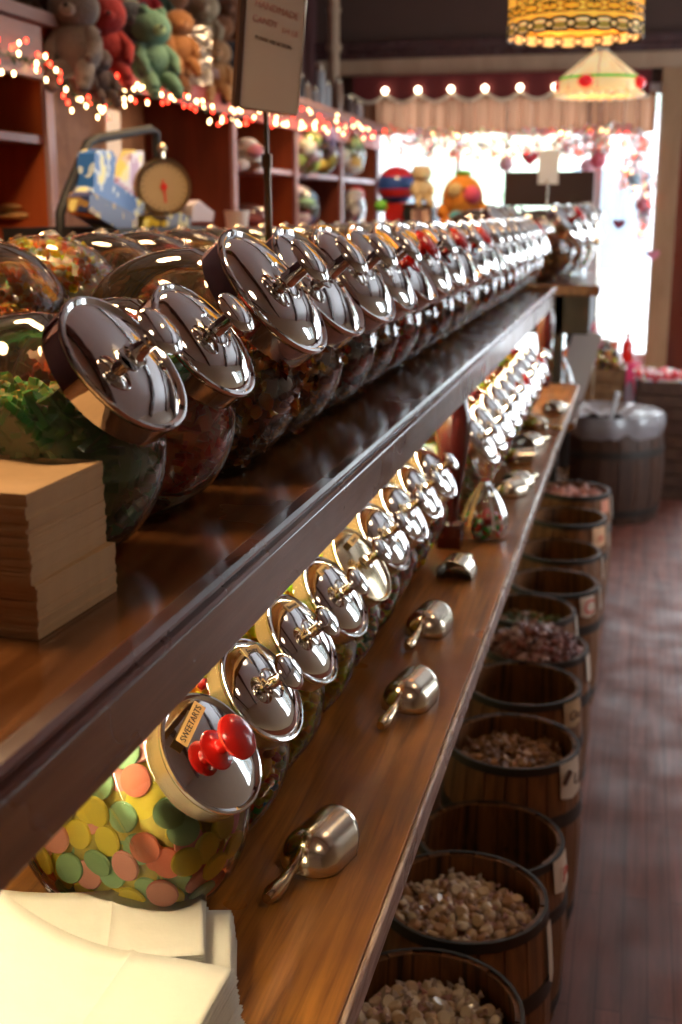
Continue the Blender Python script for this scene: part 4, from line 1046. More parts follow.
# tinsel garlands with bulbs across the window top and down the right pane
def garland(name, lab, pts, nb, r, seed, mats=('bulbw', 'bulbr'), ratio=.5, br=.009, wire=True, jit=.04, group=None, foil=None):
    rnd = random.Random(seed); t = thing(name, lab, 'string lights', pts[0], group=group); o0 = Vector(pts[0])
    P = [Vector(p) - o0 for p in pts]; 
    def alongp(u):
        s = u * (len(P) - 1); k = min(int(s), len(P) - 2); return P[k].lerp(P[k + 1], s - k)
    put(MB().tube([alongp(i / 60) + Vector((0, rnd.uniform(-.01, .01), rnd.uniform(-.02, .02) * (i % 2))) for i in range(61)], .003, 5), 'wire', M['wire'], t)
    bm = {k: MB().ball((0, 0, 0), (br * .8, br * .8, br * 1.25), 8, 6).mesh('bulb', M[k]) for k in mats}
    for i in range(nb):
        p = alongp((i + rnd.random()) / nb) + Vector((rnd.uniform(-.02, .02), rnd.uniform(-.02, .02), rnd.uniform(-jit, jit)))
        o = link('bulb', bm[mats[0] if rnd.random() < ratio else mats[1]], t, p)
    if foil:
        mb = MB()
        for i in range(foil[0]):
            p = alongp(rnd.random()) + Vector((rnd.uniform(-.03, .03), rnd.uniform(-.03, .03), rnd.uniform(-1, 1) * foil[1]))
            s = rnd.uniform(.015, .035); m_ = Matrix.Translation(p) @ Matrix.Rotation(rnd.uniform(0, 6), 4, Vector((rnd.random(), rnd.random(), rnd.random())).normalized())
            mb.box(-s, s, -s * .25, s * .25, -.0006, .0006, rnd.randrange(len(foil[2])), m_)
        put(mb, 'tinsel', [M[k] if isinstance(k, str) else candy(k) for k in foil[2]], t, smooth=False)
    return t
garland('window_garland', 'pink and silver tinsel garland with bulbs across the top of the shop window', [at(385, 140, Y=WY - .14), at(470, 146, Y=WY - .14), at(560, 143, Y=WY - .14), at(612, 140, Y=WY - .14)], 40, .01, 4, foil=(850, .085, [(.85, .30, .36), 'tinsel', (.85, .75, .75), (.80, .12, .16), (.45, .70, .55)]), jit=.07)
garland('window_garland', 'silver and pink tinsel with bulbs hanging in the narrow right window pane', [at(618, 140, Y=WY - .10), at(648, 150, Y=WY - .10), at(622, 172, Y=WY - .10), at(650, 190, Y=WY - .10), at(640, 232, Y=WY - .10)], 26, .01, 5, foil=(420, .10, ['tinsel', (.85, .45, .48), (.7, .78, .85), (.85, .30, .36)]), jit=.06)
def ornament(lab, px, py, r, col, heart=False, Y=WY - .12):
    p = at(px, py, Y=Y); t = thing('hanging_ornament', lab, 'ornament', p, group='ornaments hanging in the shop window')
    if heart:
        pts = []
        for i in range(28):
            a = 2 * PI * i / 28; pts.append((r * .062 * 16 * math.sin(a) ** 3, r * .062 * (13 * math.cos(a) - 5 * math.cos(2 * a) - 2 * math.cos(3 * a) - math.cos(4 * a))))
        put(MB().prism(pts, -.012, .012), 'heart', plain('ornament', col, .4), t, smooth=False, bevel=.004)
    else: put(MB().ball((0, 0, 0), r, 16, 12), 'ball', plain('ornament', col, .35, coat=.4), t)
    put(MB().tube([(0, 0, r * .7), (0, 0, 2.30 - p.z if p.z < 2.2 else r * 2)], .0015, 4), 'thread', M['white'], t)
ornament('red heart hanging left of the small white card', 530, 158, .055, (.75, .02, .05), True)
ornament('pink ball hanging right of the small white card', 598, 160, .055, (.92, .16, .22))
ornament('paler pink ball touching the pink one in the window', 587, 166, .045, (.90, .45, .55))
ornament('pale pink ball hanging near the middle of the window', 506, 164, .05, (.90, .50, .55))
ornament('dark red heart hanging beside the pale mullion', 619, 224, .04, (.30, .01, .04), True)
ornament('long pink heart low in the right window pane', 653, 255, .04, (.85, .30, .40), True)
ornament('coral ball hanging high in the right window pane', 642, 205, .045, (.88, .25, .30))
ornament('pale blue ball hanging in the right window pane', 634, 180, .04, (.5, .72, .85))

# ------------------------------------------------------------------ left wall shelving
XF, XB = -1.70, -2.10
div = [2.2, 3.30, 4.95, 5.90, 6.85, 7.82]
zl = 2.19; ztop = zl - .0
wu = thing('wall_shelving', 'built-in reddish wooden shelving with a grey ledge along the left wall', 'shelving', (XB, 4.5, 0))
def wp(mb, name, mat, bevel=.002): return put(mb, name, mat, wu, (-XB, -4.5, 0), smooth=False, bevel=bevel)
wp(MB().box(XB, XF + .06, 1.2, 7.86, zl - .035, zl), 'ledge', M['ledge'])
wp(MB().box(XF, XF + .02, 1.2, 7.86, zl - .15, zl - .035), 'ledge_fascia', M['pinkred'])
for i, y in enumerate(div):
    wp(MB().box(XB, XF - .003, y - .02, y + .02, .9, zl - .035), 'divider', M['cab_orange'] if i in (1, 3, 5) else M['cab_red'], .001)
    wp(MB().box(XF - .003, XF + .012, y - .024, y + .024, .9, zl - .15), 'divider_edge', M['cab_edge'], .001)
for i in range(len(div) - 1):
    y0_, y1_ = div[i] + .02, div[i + 1] - .02
    wp(MB().box(XB, XB + .012, y0_, y1_, .9, zl - .035), 'back_board', M['ply'] if i == 1 else (M['cab_orange'] if i == 0 else M['cab_red']), 0)
    if i != 1: wp(MB().box(XB, XF - .005, y0_, y1_, 1.825 if i else 1.84, 1.85 if i else 1.865), 'shelf', M['cab_edge'] if i > 1 else M['cab_red'])
wp(MB().box(XB, -1.22, 1.2, 6.3, 1.50, 1.535), 'counter_top', M['cab_red'])
wp(MB().box(XB, -1.32, 1.2, 6.3, 0, 1.50), 'counter_base', M['dark'])
# chest at the extreme left end of the ledge
o = wp(MB().box(XF + .06, XF + .09, 1.2, 3.12, zl - .19, zl - .055), 'front_canopy', M['ledge'])
# string lights along the ledge
gp = lambda l: [at(x, y, X=XF + .10) for x, y in l]
garland('string_lights', 'red and warm white string lights along the left end of the ledge', gp([(-8, 52), (12, 56), (30, 58), (45, 62), (58, 78), (75, 95), (95, 102), (112, 106)]), 44, .01, 1, br=.0058, jit=.045, group='string lights draped along the ledge')
garland('string_lights', 'string lights draped below the plush toys in the middle of the ledge', gp([(108, 84), (125, 92), (145, 90), (170, 92), (190, 103), (212, 112), (236, 118)]), 56, .01, 2, br=.0058, jit=.04, group='string lights draped along the ledge')
garland('string_lights', 'string lights on the ledge beyond the price sign', gp([(234, 118), (262, 114), (290, 116), (318, 120), (345, 126), (376, 134)]), 74, .01, 3, br=.0062, jit=.05, ratio=.6, group='string lights draped along the ledge')
hp_ = at(112, 110, X=XF + .07)
o = put(MB().box(-.002, .002, -.055, .055, -.20, 0), 'hanging_tag', M['card'], None, hp_, smooth=False); tag(o, 'pale card tag hanging from the ledge above the scale', 'tag')

# plush toys sitting on the ledge
def plush(lab, px, py, hpx, col, X=-1.70, kind='bear', muz=None, lean=0, rz=0, ext=None):
    if X < -1.62: X += .05
    c = at(px, py, X=X); hgt = hpx / FPX * (c - Vector((0, 0, H))).dot(_F)
    t = thing('plush_toy', lab, 'plush toy', c - Vector((0, 0, hgt * .5)), (0, R(lean), R(-62 + rz)), group='plush toys on the ledge')
    s = hgt * 1.12; f = fabric(col); mb = MB()
    mb.ball((0, 0, .30 * s), (.24 * s, .28 * s, .28 * s), 16, 12)                       # trunk
    mb.ball((.03 * s, 0, .70 * s), (.24 * s, .28 * s, .23 * s), 16, 12)                # head
    mb.tube([(0, 0, .5 * s), (.01 * s, 0, .6 * s)], [.14 * s, .13 * s], 12)
    for sg_ in (-1, 1):
        mb.tube([(.05 * s, sg_ * .16 * s, .46 * s), (.16 * s, sg_ * .25 * s, .32 * s), (.24 * s, sg_ * .22 * s, .20 * s)], [.09 * s, .085 * s, .07 * s], 10)
        mb.tube([(.06 * s, sg_ * .10 * s, .10 * s), (.24 * s, sg_ * .15 * s, .06 * s), (.34 * s, sg_ * .17 * s, -.06 * s), (.35 * s, sg_ * .17 * s, -.12 * s)], [.11 * s, .105 * s, .095 * s, .06 * s], 10)
        mb.ball((.37 * s, sg_ * .17 * s, -.12 * s), (.085 * s, .07 * s, .06 * s), 10, 8)
        mb.ball((.26 * s, sg_ * .22 * s, .18 * s), .06 * s, 10, 8)
    put(mb, 'body', f, t)
    for sg_ in (-1, 1):
        if kind == 'frog': put(MB().ball((.10 * s, sg_ * .12 * s, .88 * s), .075 * s, 10, 8), 'ear', f, t)
        elif kind == 'rabbit': put(MB().ball((0, sg_ * .10 * s, 1.0 * s), (.03 * s, .05 * s, .17 * s), 10, 8), 'ear', f, t)
        elif kind == 'dog': put(MB().ball((.02 * s, sg_ * .24 * s, .66 * s), (.06 * s, .04 * s, .13 * s), 10, 8), 'ear', fabric([x * .6 for x in col]), t)
        else: put(MB().ball((0, sg_ * .17 * s, .86 * s), (.04 * s, .075 * s, .075 * s), 10, 8), 'ear', f, t)
        put(MB().ball((.215 * s, sg_ * .085 * s, .76 * s), .022 * s, 8, 6), 'eye', M['black'], t)
    put(MB().ball((.22 * s, 0, .66 * s), (.08 * s, .10 * s, .075 * s), 12, 8), 'muzzle', fabric(muz or [min(1, x * 1.5 + .05) for x in col]), t)
    put(MB().ball((.30 * s, 0, .69 * s), (.02 * s, .03 * s, .02 * s), 8, 6), 'nose', M['black'], t)
    return t
plush('dark brown plush bear in shadow at the left end of the ledge', 22, 6, 60, (.05, .025, .018), X=-1.80)
plush('black-brown plush dog behind the grey bear', 50, -6, 60, (.035, .02, .018), kind='dog', X=-1.85)
plush('grey plush bear at the left end of the toys, above the string lights', 76, 34, 84, (.20, .16, .15), X=-1.66, muz=(.4, .35, .33), rz=-20)
plush('red plush toy beside the grey bear', 104, 38, 74, (.36, .015, .015), X=-1.70, rz=10, muz=(.4, .02, .02))
plush('dark navy plush toy between the red toy and the green frog', 131, 40, 66, (.05, .06, .09), X=-1.70)
plush('mint green plush frog dangling its legs over the ledge', 150, 50, 70, (.13, .27, .19), X=-1.64, kind='frog', rz=25, muz=(.35, .5, .25))
plush('pale green-cream plush toy at the top left behind the navy one', 122, 4, 56, (.45, .48, .36), X=-1.88)
plush('small red plush toy at the top of the pile, behind the frog', 142, 0, 52, (.48, .02, .03), X=-1.88)
plush('brown plush dog lying at the top of the toy pile', 170, 14, 66, (.28, .10, .035), X=-1.82, kind='dog', rz=50)
plush('small brown plush bear behind the silver gift bag', 172, 58, 56, (.20, .09, .04), X=-1.76)
plush('cream plush rabbit above the silver gift bag', 203, 24, 54, (.55, .42, .26), X=-1.78, kind='rabbit')
plush('brown plush bear right of the silver gift bag', 220, 42, 46, (.34, .13, .05), X=-1.80)
plush('tan plush dog below the brown bear at the right end', 216, 68, 50, (.48, .28, .14), X=-1.72, kind='dog')
plush('black plush toy at the right end of the toys beside the sign', 231, 70, 50, (.03, .03, .045), X=-1.72)
plush('small red plush toy peeping behind the frog', 164, 36, 34, (.50, .03, .03), X=-1.84)
plush('small dark red plush above the grey bear', 92, 4, 40, (.30, .02, .02), X=-1.80)
plush('brown plush bear seated above the red one', 112, 12, 46, (.18, .08, .04), X=-1.82)
plush('dark green plush behind the frog, at the top', 158, 4, 44, (.05, .10, .07), X=-1.84, kind='rabbit')
plush('ginger plush dog between the frog and the gift bag', 178, 40, 52, (.36, .15, .05), X=-1.68, kind='dog', rz=20)
plush('light brown plush bear at the top near the sign', 190, 2, 46, (.42, .24, .12), X=-1.86)
plush('dark plush rabbit beneath the grey bear by the lights', 98, 74, 46, (.10, .06, .06), X=-1.60, kind='rabbit', rz=30)
plush('brown plush bear just left of the price sign', 228, 24, 50, (.22, .09, .04), X=-1.80)
# silver gift bag
g0 = at(194, 86, X=-1.64); gb = thing('gift_bag', 'crinkled silver foil gift bag among the plush toys', 'gift bag', g0, (0, 0, R(-62)))
mb = MB()
def gf(side):
    def f_(a, b):
        return Vector((side * (.03 - .012 * b) + .006 * noise.noise(Vector((a * 9, b * 11, side * 3))), (a - .5) * .135, b * .205))
    return f_
mb.grid(gf(1), 14, 18); mb.grid(gf(-1), 14, 18)
for sg_ in (0, 1): mb.grid(lambda a, b: Vector(((1 - 2 * a) * (.03 - .012 * b), (sg_ - .5) * .135, b * .205)), 4, 18)
put(mb, 'bag', M['tinsel'], gb); put(MB().box(-.029, .029, -.067, .067, 0, .003), 'bottom', M['tinsel'], gb, smooth=False)
# tins, jars and boxes on the ledge beyond the sign
rl_ = random.Random(4)
ledge_items = [(306, 84, 26, 'tan canister', (.34, .22, .16)), (314, 84, 24, 'grey canister', (.28, .25, .25)), (326, 80, 34, 'silver coffee grinder', (.4, .4, .42)), (338, 84, 40, 'brown tin', (.30, .18, .12)), (349, 92, 26, 'dark tin', (.12, .07, .06)), (358, 96, 24, 'pale mauve tin', (.42, .34, .34)), (368, 100, 22, 'cream tin', (.52, .42, .34)), (300, 76, 34, 'dark bottle', (.05, .04, .04)), (320, 70, 48, 'glass decanter', (.35, .36, .38))]
for px, py, hp2, nm, col in ledge_items:
    p = at(px, py, X=-1.82); d_ = (p - Vector((0, 0, H))).dot(_F); hh = hp2 / FPX * d_; rr = 5.2 / FPX * d_
    t = thing('canister' if 'tin' not in nm else 'tin', nm + ' standing on the ledge beyond the price sign', 'canister', (p.x, p.y, zl), group='canisters on the far ledge')
    mt = plain('canister_paint', col, .35, coat=.3, var=.15, bscale=20)
    put(MB().lathe([(rr * .9, 0), (rr, .006), (rr, hh * .8), (rr * .8, hh * .86)], 18), 'body', mt, t)
    put(MB().lathe([(rr * .86, hh * .86), (rr * .86, hh * .95), (rr * .3, hh * .98), (rr * .3, hh * 1.05)], 18), 'lid', M['chrome2'], t)
# compartments: bagged toys and sweets
def bundle(lab, px, py, wpx, hpx, cols, X=-1.70, name='wrapped_bundle', cat='toy'):
    c = at(px, py, X=X); d_ = (c - Vector((0, 0, H))).dot(_F); hh = hpx / FPX * d_; ww = wpx / FPX * d_ * 1.0
    t = thing(name, lab, cat, (c.x, c.y, c.z - hh / 2)); rnd = random.Random(int(px * 7 + py)); mb = MB()
    for k in range(16):
        b = rnd.random(); mb.ball((rnd.uniform(-.04, .04), (rnd.random() - .5) * ww * (1 - .4 * b) * 1.2, hh * (.15 + .75 * b)), (.05, ww * rnd.uniform(.24, .42), hh * rnd.uniform(.14, .24)), 10, 8, rnd.randrange(len(cols)))
    put(mb, 'body', [fabric([c * 1.5 for c in x]) for x in cols], t)  # colours raised: the lit look of the bays is put into the fabric
    put(MB().ball((0, 0, hh * .5), (.095, ww * .62, hh * .52), 20, 14), 'wrapper', M['film'], t)
bundle('white and yellow wrapped toy in the upper compartment left', 246, 157, 22, 32, [(1, 1, .9), (.85, .75, .25), (.85, .8, .75), (.75, .3, .35)])
bundle('dark red and silver packets in the lower compartment left', 248, 215, 26, 22, [(.10, .03, .03), (.3, .28, .28), (.2, .05, .05)])
bundle('yellow and green wrapped plush in the upper middle compartment', 304, 152, 24, 44, [(1, 1, .35), (.75, .72, .55), (.45, .60, .15), (.8, .4, .35)])
bundle('yellow wrapped plush with purple base in the upper middle compartment', 322, 152, 16, 42, [(.70, .52, .08), (.75, .65, .3), (.4, .3, .5)])
bundle('red, blue and green packet in the lower middle compartment', 301, 208, 20, 38, [(.55, .06, .06), (.12, .25, .50), (.25, .45, .30), (.6, .55, .6)])
bundle('pale green and cream wrapped plush in the upper right compartment', 350, 154, 22, 40, [(.80, .80, .55), (.50, .68, .25), (.85, .55, .2), (.85, .8, .7)])
bundle('white plush with red hearts in the lower right compartment', 350, 208, 26, 34, [(.86, .82, .78), (.86, .84, .80), (.75, .05, .06), (.82, .80, .78)])
bundle('small basket-like bundle in the left compartment', 6, 214, 16, 18, [(.55, .32, .12), (.4, .22, .08)], X=-1.85)
ww_ = at(237, 224, X=-1.35); t = thing('paper_cup', 'crumpled white paper cup standing on the counter left of the price sign pole', 'cup', (ww_.x, ww_.y, 1.535))
put(MB().lathe([(.030, 0), (.040, .09), (.044, .12), (.041, .12), (.028, .004)], 16), 'body', M['white'], t)

# scale, basket and boxes on the counter
bk = thing('wire_basket', 'black basket with a tall bent handle on the counter by the left wall', 'basket', (-1.45, 3.25, 1.535), (0, 0, 0))
bl = Vector(bk.location)
hd = [at(x, y, X=-1.45) for x, y in [(60, 236), (60, 214), (66, 196), (88, 143), (96, 139), (150, 129), (156, 133), (158, 175), (158, 236)]]
hd[0].z = 1.56; hd[-1].z = 1.56
put(MB().tube([p - bl for p in hd], .013, 10), 'handle', M['black'], bk)
ya, yb2 = hd[0].y - bl.y, hd[-1].y - bl.y
mb = MB().box(-.16, .16, ya, yb2, 0, .012)
for x in (-.16, .15): mb.box(x, x + .01, ya, yb2, 0, .075)
for y in (ya, yb2): mb.box(-.16, .16, y - .005, y + .005, 0, .075)
put(mb, 'tray', M['black'], bk, smooth=False)
def sockbox(lab, pxs, depth, cols, X):
    p = [at(x, y, X=X) for x, y in pxs]; c = p[0].copy(); t = thing('candy_box', lab, 'box', c)
    poly = [((q - c).y, (q - c).z) for q in p]
    Rm = Matrix.Rotation(PI / 2, 4, 'Z')
    put(MB().prism(poly, -depth / 2, depth / 2, 0, Rm), 'carton', cols[0], t, smooth=False, bevel=.002)
    return t, p, c, Rm
def cartoon(name, c1, c2, sc):
    m, n, l, b = _new(name); setp(b, rough=.35)
    tc = n.new('ShaderNodeTexCoord'); t = n.new('ShaderNodeTexNoise'); t.inputs['Scale'].default_value = sc; t.inputs['Detail'].default_value = 1
    l.new(tc.outputs['Object'], t.inputs['Vector']); cr = n.new('ShaderNodeValToRGB'); cr.color_ramp.interpolation = 'CONSTANT'
    cr.color_ramp.elements[0].color = (*c1, 1); e = cr.color_ramp.elements[1]; e.position = .52; e.color = (*c2, 1)
    e2 = cr.color_ramp.elements.new(.62); e2.color = (.85, .80, .30, 1)
    l.new(t.outputs['Fac'], cr.inputs[0]); l.new(cr.outputs[0], b.inputs['Base Color']); return m
t, p, c, Rm = sockbox('blue and white candy box with a raised rounded back in the black basket', [(85, 186), (86, 153), (92, 149), (104, 151), (108, 158), (106, 182), (137, 203), (136, 214), (128, 216), (80, 196)], .05, [cartoon('blue_white_print', (.03, .14, .48), (.55, .66, .75), 22)], -1.42)
t, p, c, Rm = sockbox('blue and pink candy box with raised back behind the first one', [(110, 184), (124, 160), (128, 150), (138, 151), (138, 158), (132, 190), (140, 205), (128, 208), (108, 192)], .04, [cartoon('pink_blue_print', (.45, .28, .45), (.80, .78, .82), 16)], -1.56)
t, p, c, Rm = sockbox('dark blue and gold printed carton at the front of the black basket', [(78, 196), (82, 192), (128, 215), (128, 232), (118, 236), (78, 212)], .06, [cartoon('navy_gold_print', (.03, .05, .16), (.35, .22, .08), 22)], -1.36)
t, p, c, Rm = sockbox('small pale box on the counter right of the dial scale', [(178, 205), (184, 200), (200, 212), (198, 222), (176, 222)], .10, [M['lilac']], -1.38)
t, p, c, Rm = sockbox('small dark box with yellow top at the foot of the dial scale', [(150, 216), (166, 212), (176, 218), (176, 232), (150, 232)], .10, [cartoon('dark_yellow_print', (.06, .04, .03), (.55, .42, .05), 20)], -1.38)
scl = thing('dial_scale', 'round brass-rimmed dial scale standing behind the basket', 'scale', (-1.36, at(163, 187, X=-1.36).y, 1.535))
sc_ = at(163, 187, X=-1.36); rr = .078
fr_ = frame_of((.62, -.78, .05), (0, 0, 1), (0, 0, sc_.z - 1.535))
put(MB().lathe([(rr * .9, -.05), (rr, -.045), (rr, 0), (rr * 1.06, .004), (rr * 1.05, .012), (rr * .93, .012), (rr * .91, .004), (.001, .004)], 40, 0, fr_), 'case', M['brass'], scl)
put(MB().lathe([(rr * .90, .0045), (.001, .0046)], 40, 0, fr_, False, False), 'dial_face', plain('aged_dial_paper', (.42, .30, .17), .6, var=.06), scl)
put(MB().box(-.003, .003, -.02, .045, .006, .008, 0, fr_ @ Matrix.Rotation(R(185), 4, 'Z')).lathe([(.010, .006), (.010, .009)], 14, 0, fr_), 'needle', M['redink'], scl, smooth=False)
mb = MB()
for k in range(24): mb.box(-.001, .001, .058, .066, .0055, .0062, 0, fr_ @ Matrix.Rotation(2 * PI * k / 24, 4, 'Z'))
put(mb, 'tick_marks', M['ink'], scl, smooth=False)
put(MB().box(-.02, .02, -.015, .015, 0, sc_.z - 1.535 - rr * .9).box(-.07, .07, -.06, .06, 0, .02), 'stand', M['black'], scl, smooth=False)
put(MB().tube([(0, 0, sc_.z - 1.535 + rr * .95), (0, 0, sc_.z - 1.535 + rr * 1.35)], .008, 8).ball((0, 0, sc_.z - 1.535 + rr * 1.4), .014), 'top_hook', M['brass'], scl)

# gumball-like red and blue machine, box and orange plush by the window
gm = thing('gumball_machine', 'round red and blue gumball machine on a red pedestal near the window', 'gumball machine', at(396, 236, Y=6.9))
bz_ = Vector(gm.location); gc = at(396, 186, Y=6.9) - bz_; gr = .112
put(MB().lathe([(.08, -.30), (.085, -.02), (.085, gc.z - gr * .85), (.05, gc.z - gr * .7)], 4, 0, Matrix.Rotation(PI / 4, 4, 'Z')), 'pedestal', plain('red_enamel', (.60, .02, .02), .3, coat=.5), gm)
def band(z0, z1, n=6): return [(math.sqrt(max(0, 1 - (z0 + (z1 - z0) * i / n) ** 2)) * gr + .0005, gc.z + (z0 + (z1 - z0) * i / n) * gr) for i in range(n + 1)]
put(MB().lathe(band(-.97, -.55), 28, 0, None, True, False).lathe(band(-.15, .45), 28, 0, None, False, False), 'blue_bands', plain('blue_enamel', (.03, .10, .42), .3, coat=.5), gm)
put(MB().lathe(band(-.55, -.15), 28, 0, None, False, False).lathe(band(.45, .99), 28, 0, None, False, True), 'red_bands', plain('red_enamel', (.62, .02, .03), .3, coat=.5), gm)
o = put(MB().ball((0, 0, 0), .036, 16, 12), 'green_ball', plain('green_vinyl', (.20, .60, .06), .4), None, at(381, 206, Y=6.72)); tag(o, 'lime green ball left of the red pedestal', 'ball')
ob = thing('display_box', 'small black-framed box with a peach front right of the red pedestal', 'box', at(420, 236, Y=6.85))
put(MB().box(-.085, .085, -.08, .08, -.10, .17), 'case', M['black'], ob, smooth=False, bevel=.003)
put(MB().box(-.035, .07, -.084, -.08, -.05, .15), 'front_panel', plain('peach_panel', (.80, .55, .45), .4), ob, smooth=False)
put(MB().box(-.095, .095, -.09, .09, .17, .182), 'lid', M['chrome2'], ob, smooth=False)
plush('small white and yellow plush on top of the black-framed box', 421, 184, 34, (.80, .62, .35), X=-1.22, kind='bear')
so_ = at(462, 222, Y=6.6); stl = thing('wooden_stool', 'small wooden stool under the orange plush toy', 'stool', (so_.x, so_.y, 0))
put(MB().lathe([(.001, so_.z - .16), (.15, so_.z - .16), (.155, so_.z - .145), (.15, so_.z - .13), (.001, so_.z - .13)], 28, cap0=False, cap1=False), 'seat', M['trim'], stl)
for k in range(4): put(MB().tube([(.13 * math.cos(k * PI / 2 + .8), .13 * math.sin(k * PI / 2 + .8), 0), (.10 * math.cos(k * PI / 2 + .8), .10 * math.sin(k * PI / 2 + .8), so_.z - .15)], .014, 10), 'leg', M['trim'], stl)
op = thing('plush_toy', 'round orange plush toy with a pink patch in front of the window', 'plush toy', at(462, 222, Y=6.6)); s = .12
put(MB().ball((0, 0, .12), (.115, .10, .13), 20, 14).ball((-.09, -.02, .05), .05).ball((.10, -.02, .06), .05).ball((-.06, -.07, -.01), (.06, .05, .04)).ball((.06, -.07, -.01), (.06, .05, .04)).tube([(0, 0, -.12), (0, 0, .03)], [.085, .095], 14), 'body', fabric((.85, .30, .03)), op)
put(MB().ball((.055, -.065, .14), (.055, .045, .05)), 'pink_patch', fabric((.90, .12, .22)), op)
put(MB().ball((-.02, -.085, .02), (.045, .03, .04)), 'blue_patch', fabric((.15, .50, .55)), op)
put(MB().ball((-.03, -.06, .16), (.05, .05, .05)), 'tan_patch', fabric((.70, .50, .22)), op)
put(MB().ball((0, 0, .255), (.05, .04, .018)), 'leaf', fabric((.20, .45, .05)), op)
for sg_ in (-1, 1): put(MB().ball((sg_ * .03 - .01, -.10, .17), .008, 8, 6), 'eye', M['black'], op)

# ------------------------------------------------------------------ stained-glass lamps
def drum_lamp(c, zb, r, h):
    t = thing('hanging_lamp', 'amber stained-glass drum lamp with leaf motifs hanging at the top of the view', 'lamp', (c.x, c.y, zb))
    n = 10; G = []; sh = MB()
    def cyl(a0, a1, z0, z1, rr, mi, k=6):
        sh.grid(lambda a, b: Vector((rr * math.cos(a0 + (a1 - a0) * a), rr * math.sin(a0 + (a1 - a0) * a), z0 + (z1 - z0) * b)), k, 1, mi)
    for i in range(n):
        a0 = 2 * PI * i / n; cyl(a0, a0 + 2 * PI / n, .055, h, r, 0 if i % 2 else 1)
    cyl(0, 2 * PI, .02, .055, r, 1, 60)
    # leaves in every other panel, ovals along the hem
    def leaf(a, z, la, lw, rot, mi, rr):
        pts = []
        for k in range(14):
            th = 2 * PI * k / 14; u = la * math.cos(th); v = lw * math.sin(th) * (1 - .35 * abs(math.cos(th)))
            x = u * math.cos(rot) - v * math.sin(rot); y = u * math.sin(rot) + v * math.cos(rot)
            pts.append(Vector((rr * math.cos(a + x / r), rr * math.sin(a + x / r), z + y)))
        return pts
    lead = MB(); hem = MB()
    for i in range(n):
        am = 2 * PI * (i + .5) / n
        lead.tube([(1.004 * r * math.cos(am - PI / n), 1.004 * r * math.sin(am - PI / n), .05), (1.004 * r * math.cos(am - PI / n), 1.004 * r * math.sin(am - PI / n), h)], .0022, 6)
        if i % 2 == 0:
            for rot, ln, z, da, mi in ((PI / 2, .036, .118, 0, 0), (R(145), .033, .088, -.20, 0), (R(35), .033, .088, .20, 0), (PI / 2, .034, .205, 0, 1)):
                P_ = leaf(am + da, z, ln, ln * .42, rot, mi, r * 1.006); hem.add(P_, [tuple(range(14))], 1 if mi == 0 and da else 2); lead.tube(P_, .0018, 5, closed=True)
        for k in range(2):
            aa = am + (k - .5) * PI / n
            P_ = leaf(aa, .052, .050, .013, 0, 0, r * 1.006); hem.add(P_, [tuple(range(14))], 1); lead.tube(P_, .0018, 5, closed=True)
            P_ = leaf(aa, .012, .040, .017, 0, 0, r * 1.008); hem.add(P_, [tuple(range(14))], 0); lead.tube(P_, .003, 6, closed=True)
            P_ = leaf(aa, .009, .024, .008, 0, 0, r * 1.016); hem.add(P_, [tuple(range(14))], 3)
    lead.tube([(r * math.cos(k * PI / 30), r * math.sin(k * PI / 30), h) for k in range(60)], .004, 6, closed=True)
    put(sh, 'lamp_shade', [M['sg_yellow'], M['sg_yellow']], t)
    put(hem, 'leaf_motifs', [M['sg_cream'], M['sg_leaf'], M['sg_yellow'], M['sg_olive']], t)
    put(lead, 'leading', M['lead'], t)
    put(MB().lathe([(.02, h), (r * .98, h + .002), (.02, h + .02)], 24), 'top_cap', M['brass'], t)
    put(MB().tube([(0, 0, h), (0, 0, CZ - zb)], .006, 8), 'chain', M['brass'], t)
    put(MB().ball((0, 0, h * .55), .035), 'bulb', glow('lamp_bulb', (1.0, .75, .4), 25), t)
    return t
c1 = at(575, 28, Y=3.25); r1 = 66.5 / FPX * (c1 - Vector((0, 0, H))).dot(_F)
drum_lamp(c1, at(575, 28, Y=3.25 - r1).z, r1, .26)
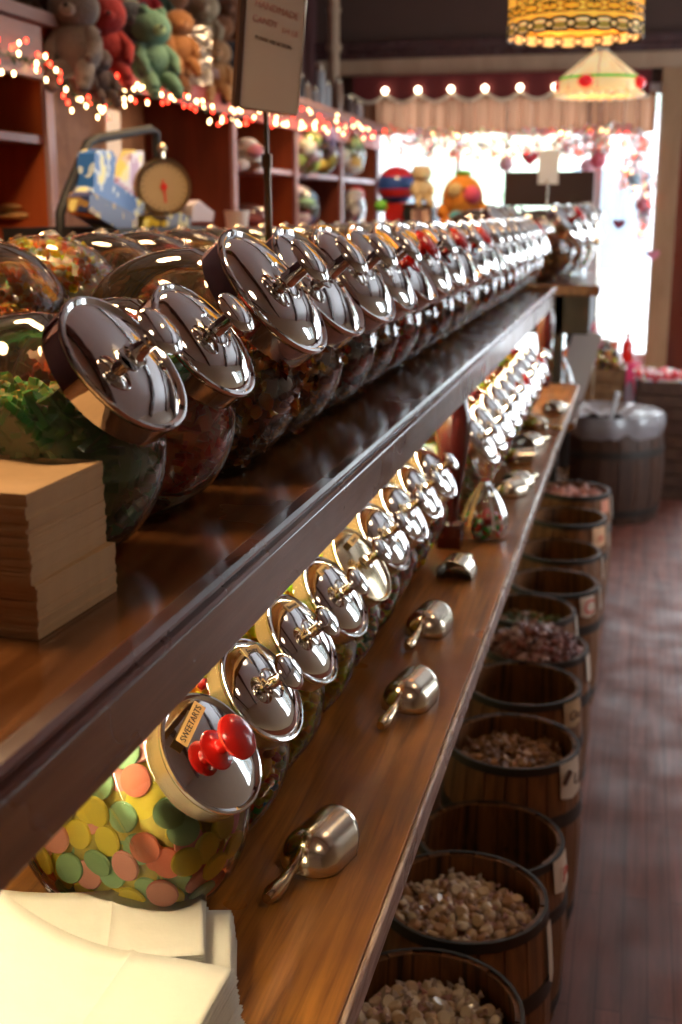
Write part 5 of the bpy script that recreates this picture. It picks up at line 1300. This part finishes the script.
def cone_lamp():
    Yc = 4.9; l_, r_ = at(559, 78, Y=Yc), at(641, 78, Y=Yc); c = (l_ + r_) / 2; rr = (r_ - l_).length / 2
    zb = at(600, 91, Y=Yc - rr).z; ze = at(600, 73, Y=Yc - rr).z - zb; ztp = at(600, 52, Y=Yc).z - zb
    t = thing('hanging_lamp', 'cream stained-glass lamp with green band and red fruit motifs beyond the drum lamp', 'lamp', (c.x, c.y, zb)); n = 8
    sh = MB(); sh.lathe([(rr * 1.0, 0), (rr * .99, ze * .8)], n * 3, 0, None, False, False); sh.lathe([(rr * .99, ze * .8), (rr * .97, ze)], n * 3, 1, None, False, False); sh.lathe([(rr * .97, ze), (rr * .22, ztp)], n * 3, 0, None, False, False)
    put(sh, 'lamp_shade', [M['sg_cream'], M['sg_green']], t)
    ld = MB(); fr2 = MB()
    for i in range(n):
        a = 2 * PI * i / n; ld.tube([(rr * 1.003 * math.cos(a), rr * 1.003 * math.sin(a), 0), (rr * .975 * math.cos(a), rr * .975 * math.sin(a), ze), (rr * .225 * math.cos(a), rr * .225 * math.sin(a), ztp)], .0015, 5)
        if i % 2 == 0:
            a2 = a - .30; fr2.ball((rr * .985 * math.cos(a2), rr * .985 * math.sin(a2), ze * .60), (.030, .030, .024), 12, 8)
    put(fr2, 'fruit_motifs', M['sg_red'], t); put(ld, 'leading', M['lead'], t)
    sc = MB()
    for i in range(24):
        a = 2 * PI * i / 24; sc.ball((rr * math.cos(a), rr * math.sin(a), 0), (.020, .020, .010), 8, 6)
    put(sc, 'scalloped_hem', M['sg_cream'], t)
    put(MB().lathe([(rr * .24, ztp - .004), (rr * .2, ztp + .012), (rr * .1, ztp + .03), (.008, ztp + .04)], 20), 'cap', M['brass'], t)
    put(MB().tube([(0, 0, ztp + .03), (0, 0, CZ - zb)], .006, 8), 'chain', M['brass'], t)
    put(MB().ball((0, 0, ze), .03), 'bulb', glow('lamp_bulb', (1.0, .75, .4), 12), t)
cone_lamp()
# ceiling downlight fittings (one round each lamp, the added aisle pair included)
for i, (x, y) in enumerate([(-.95, .9), (-1.05, 2.3), (-1.05, 4.0), (-1.1, 5.8), (.75, .5), (.6, 2.9)]):
    t = thing('ceiling_light', 'round warm downlight in the shop ceiling, %s' % (ORD[i] + ' above the display from the near end' if i < 4 else ['nearer added fill light above the aisle', 'farther added fill light above the aisle'][i - 4]), 'light', (x, y, CZ), group='ceiling downlights')
    put(MB().lathe([(.10, 0), (.10, -.03), (.085, -.03), (.08, -.004)], 24, 0, None, False, False), 'trim_ring', M['brass'], t)
    put(MB().lathe([(.08, -.006), (.001, -.008)], 24, 0, None, False, False), 'lens', glow('downlight_lens', (1.0, .70, .36), 30), t)
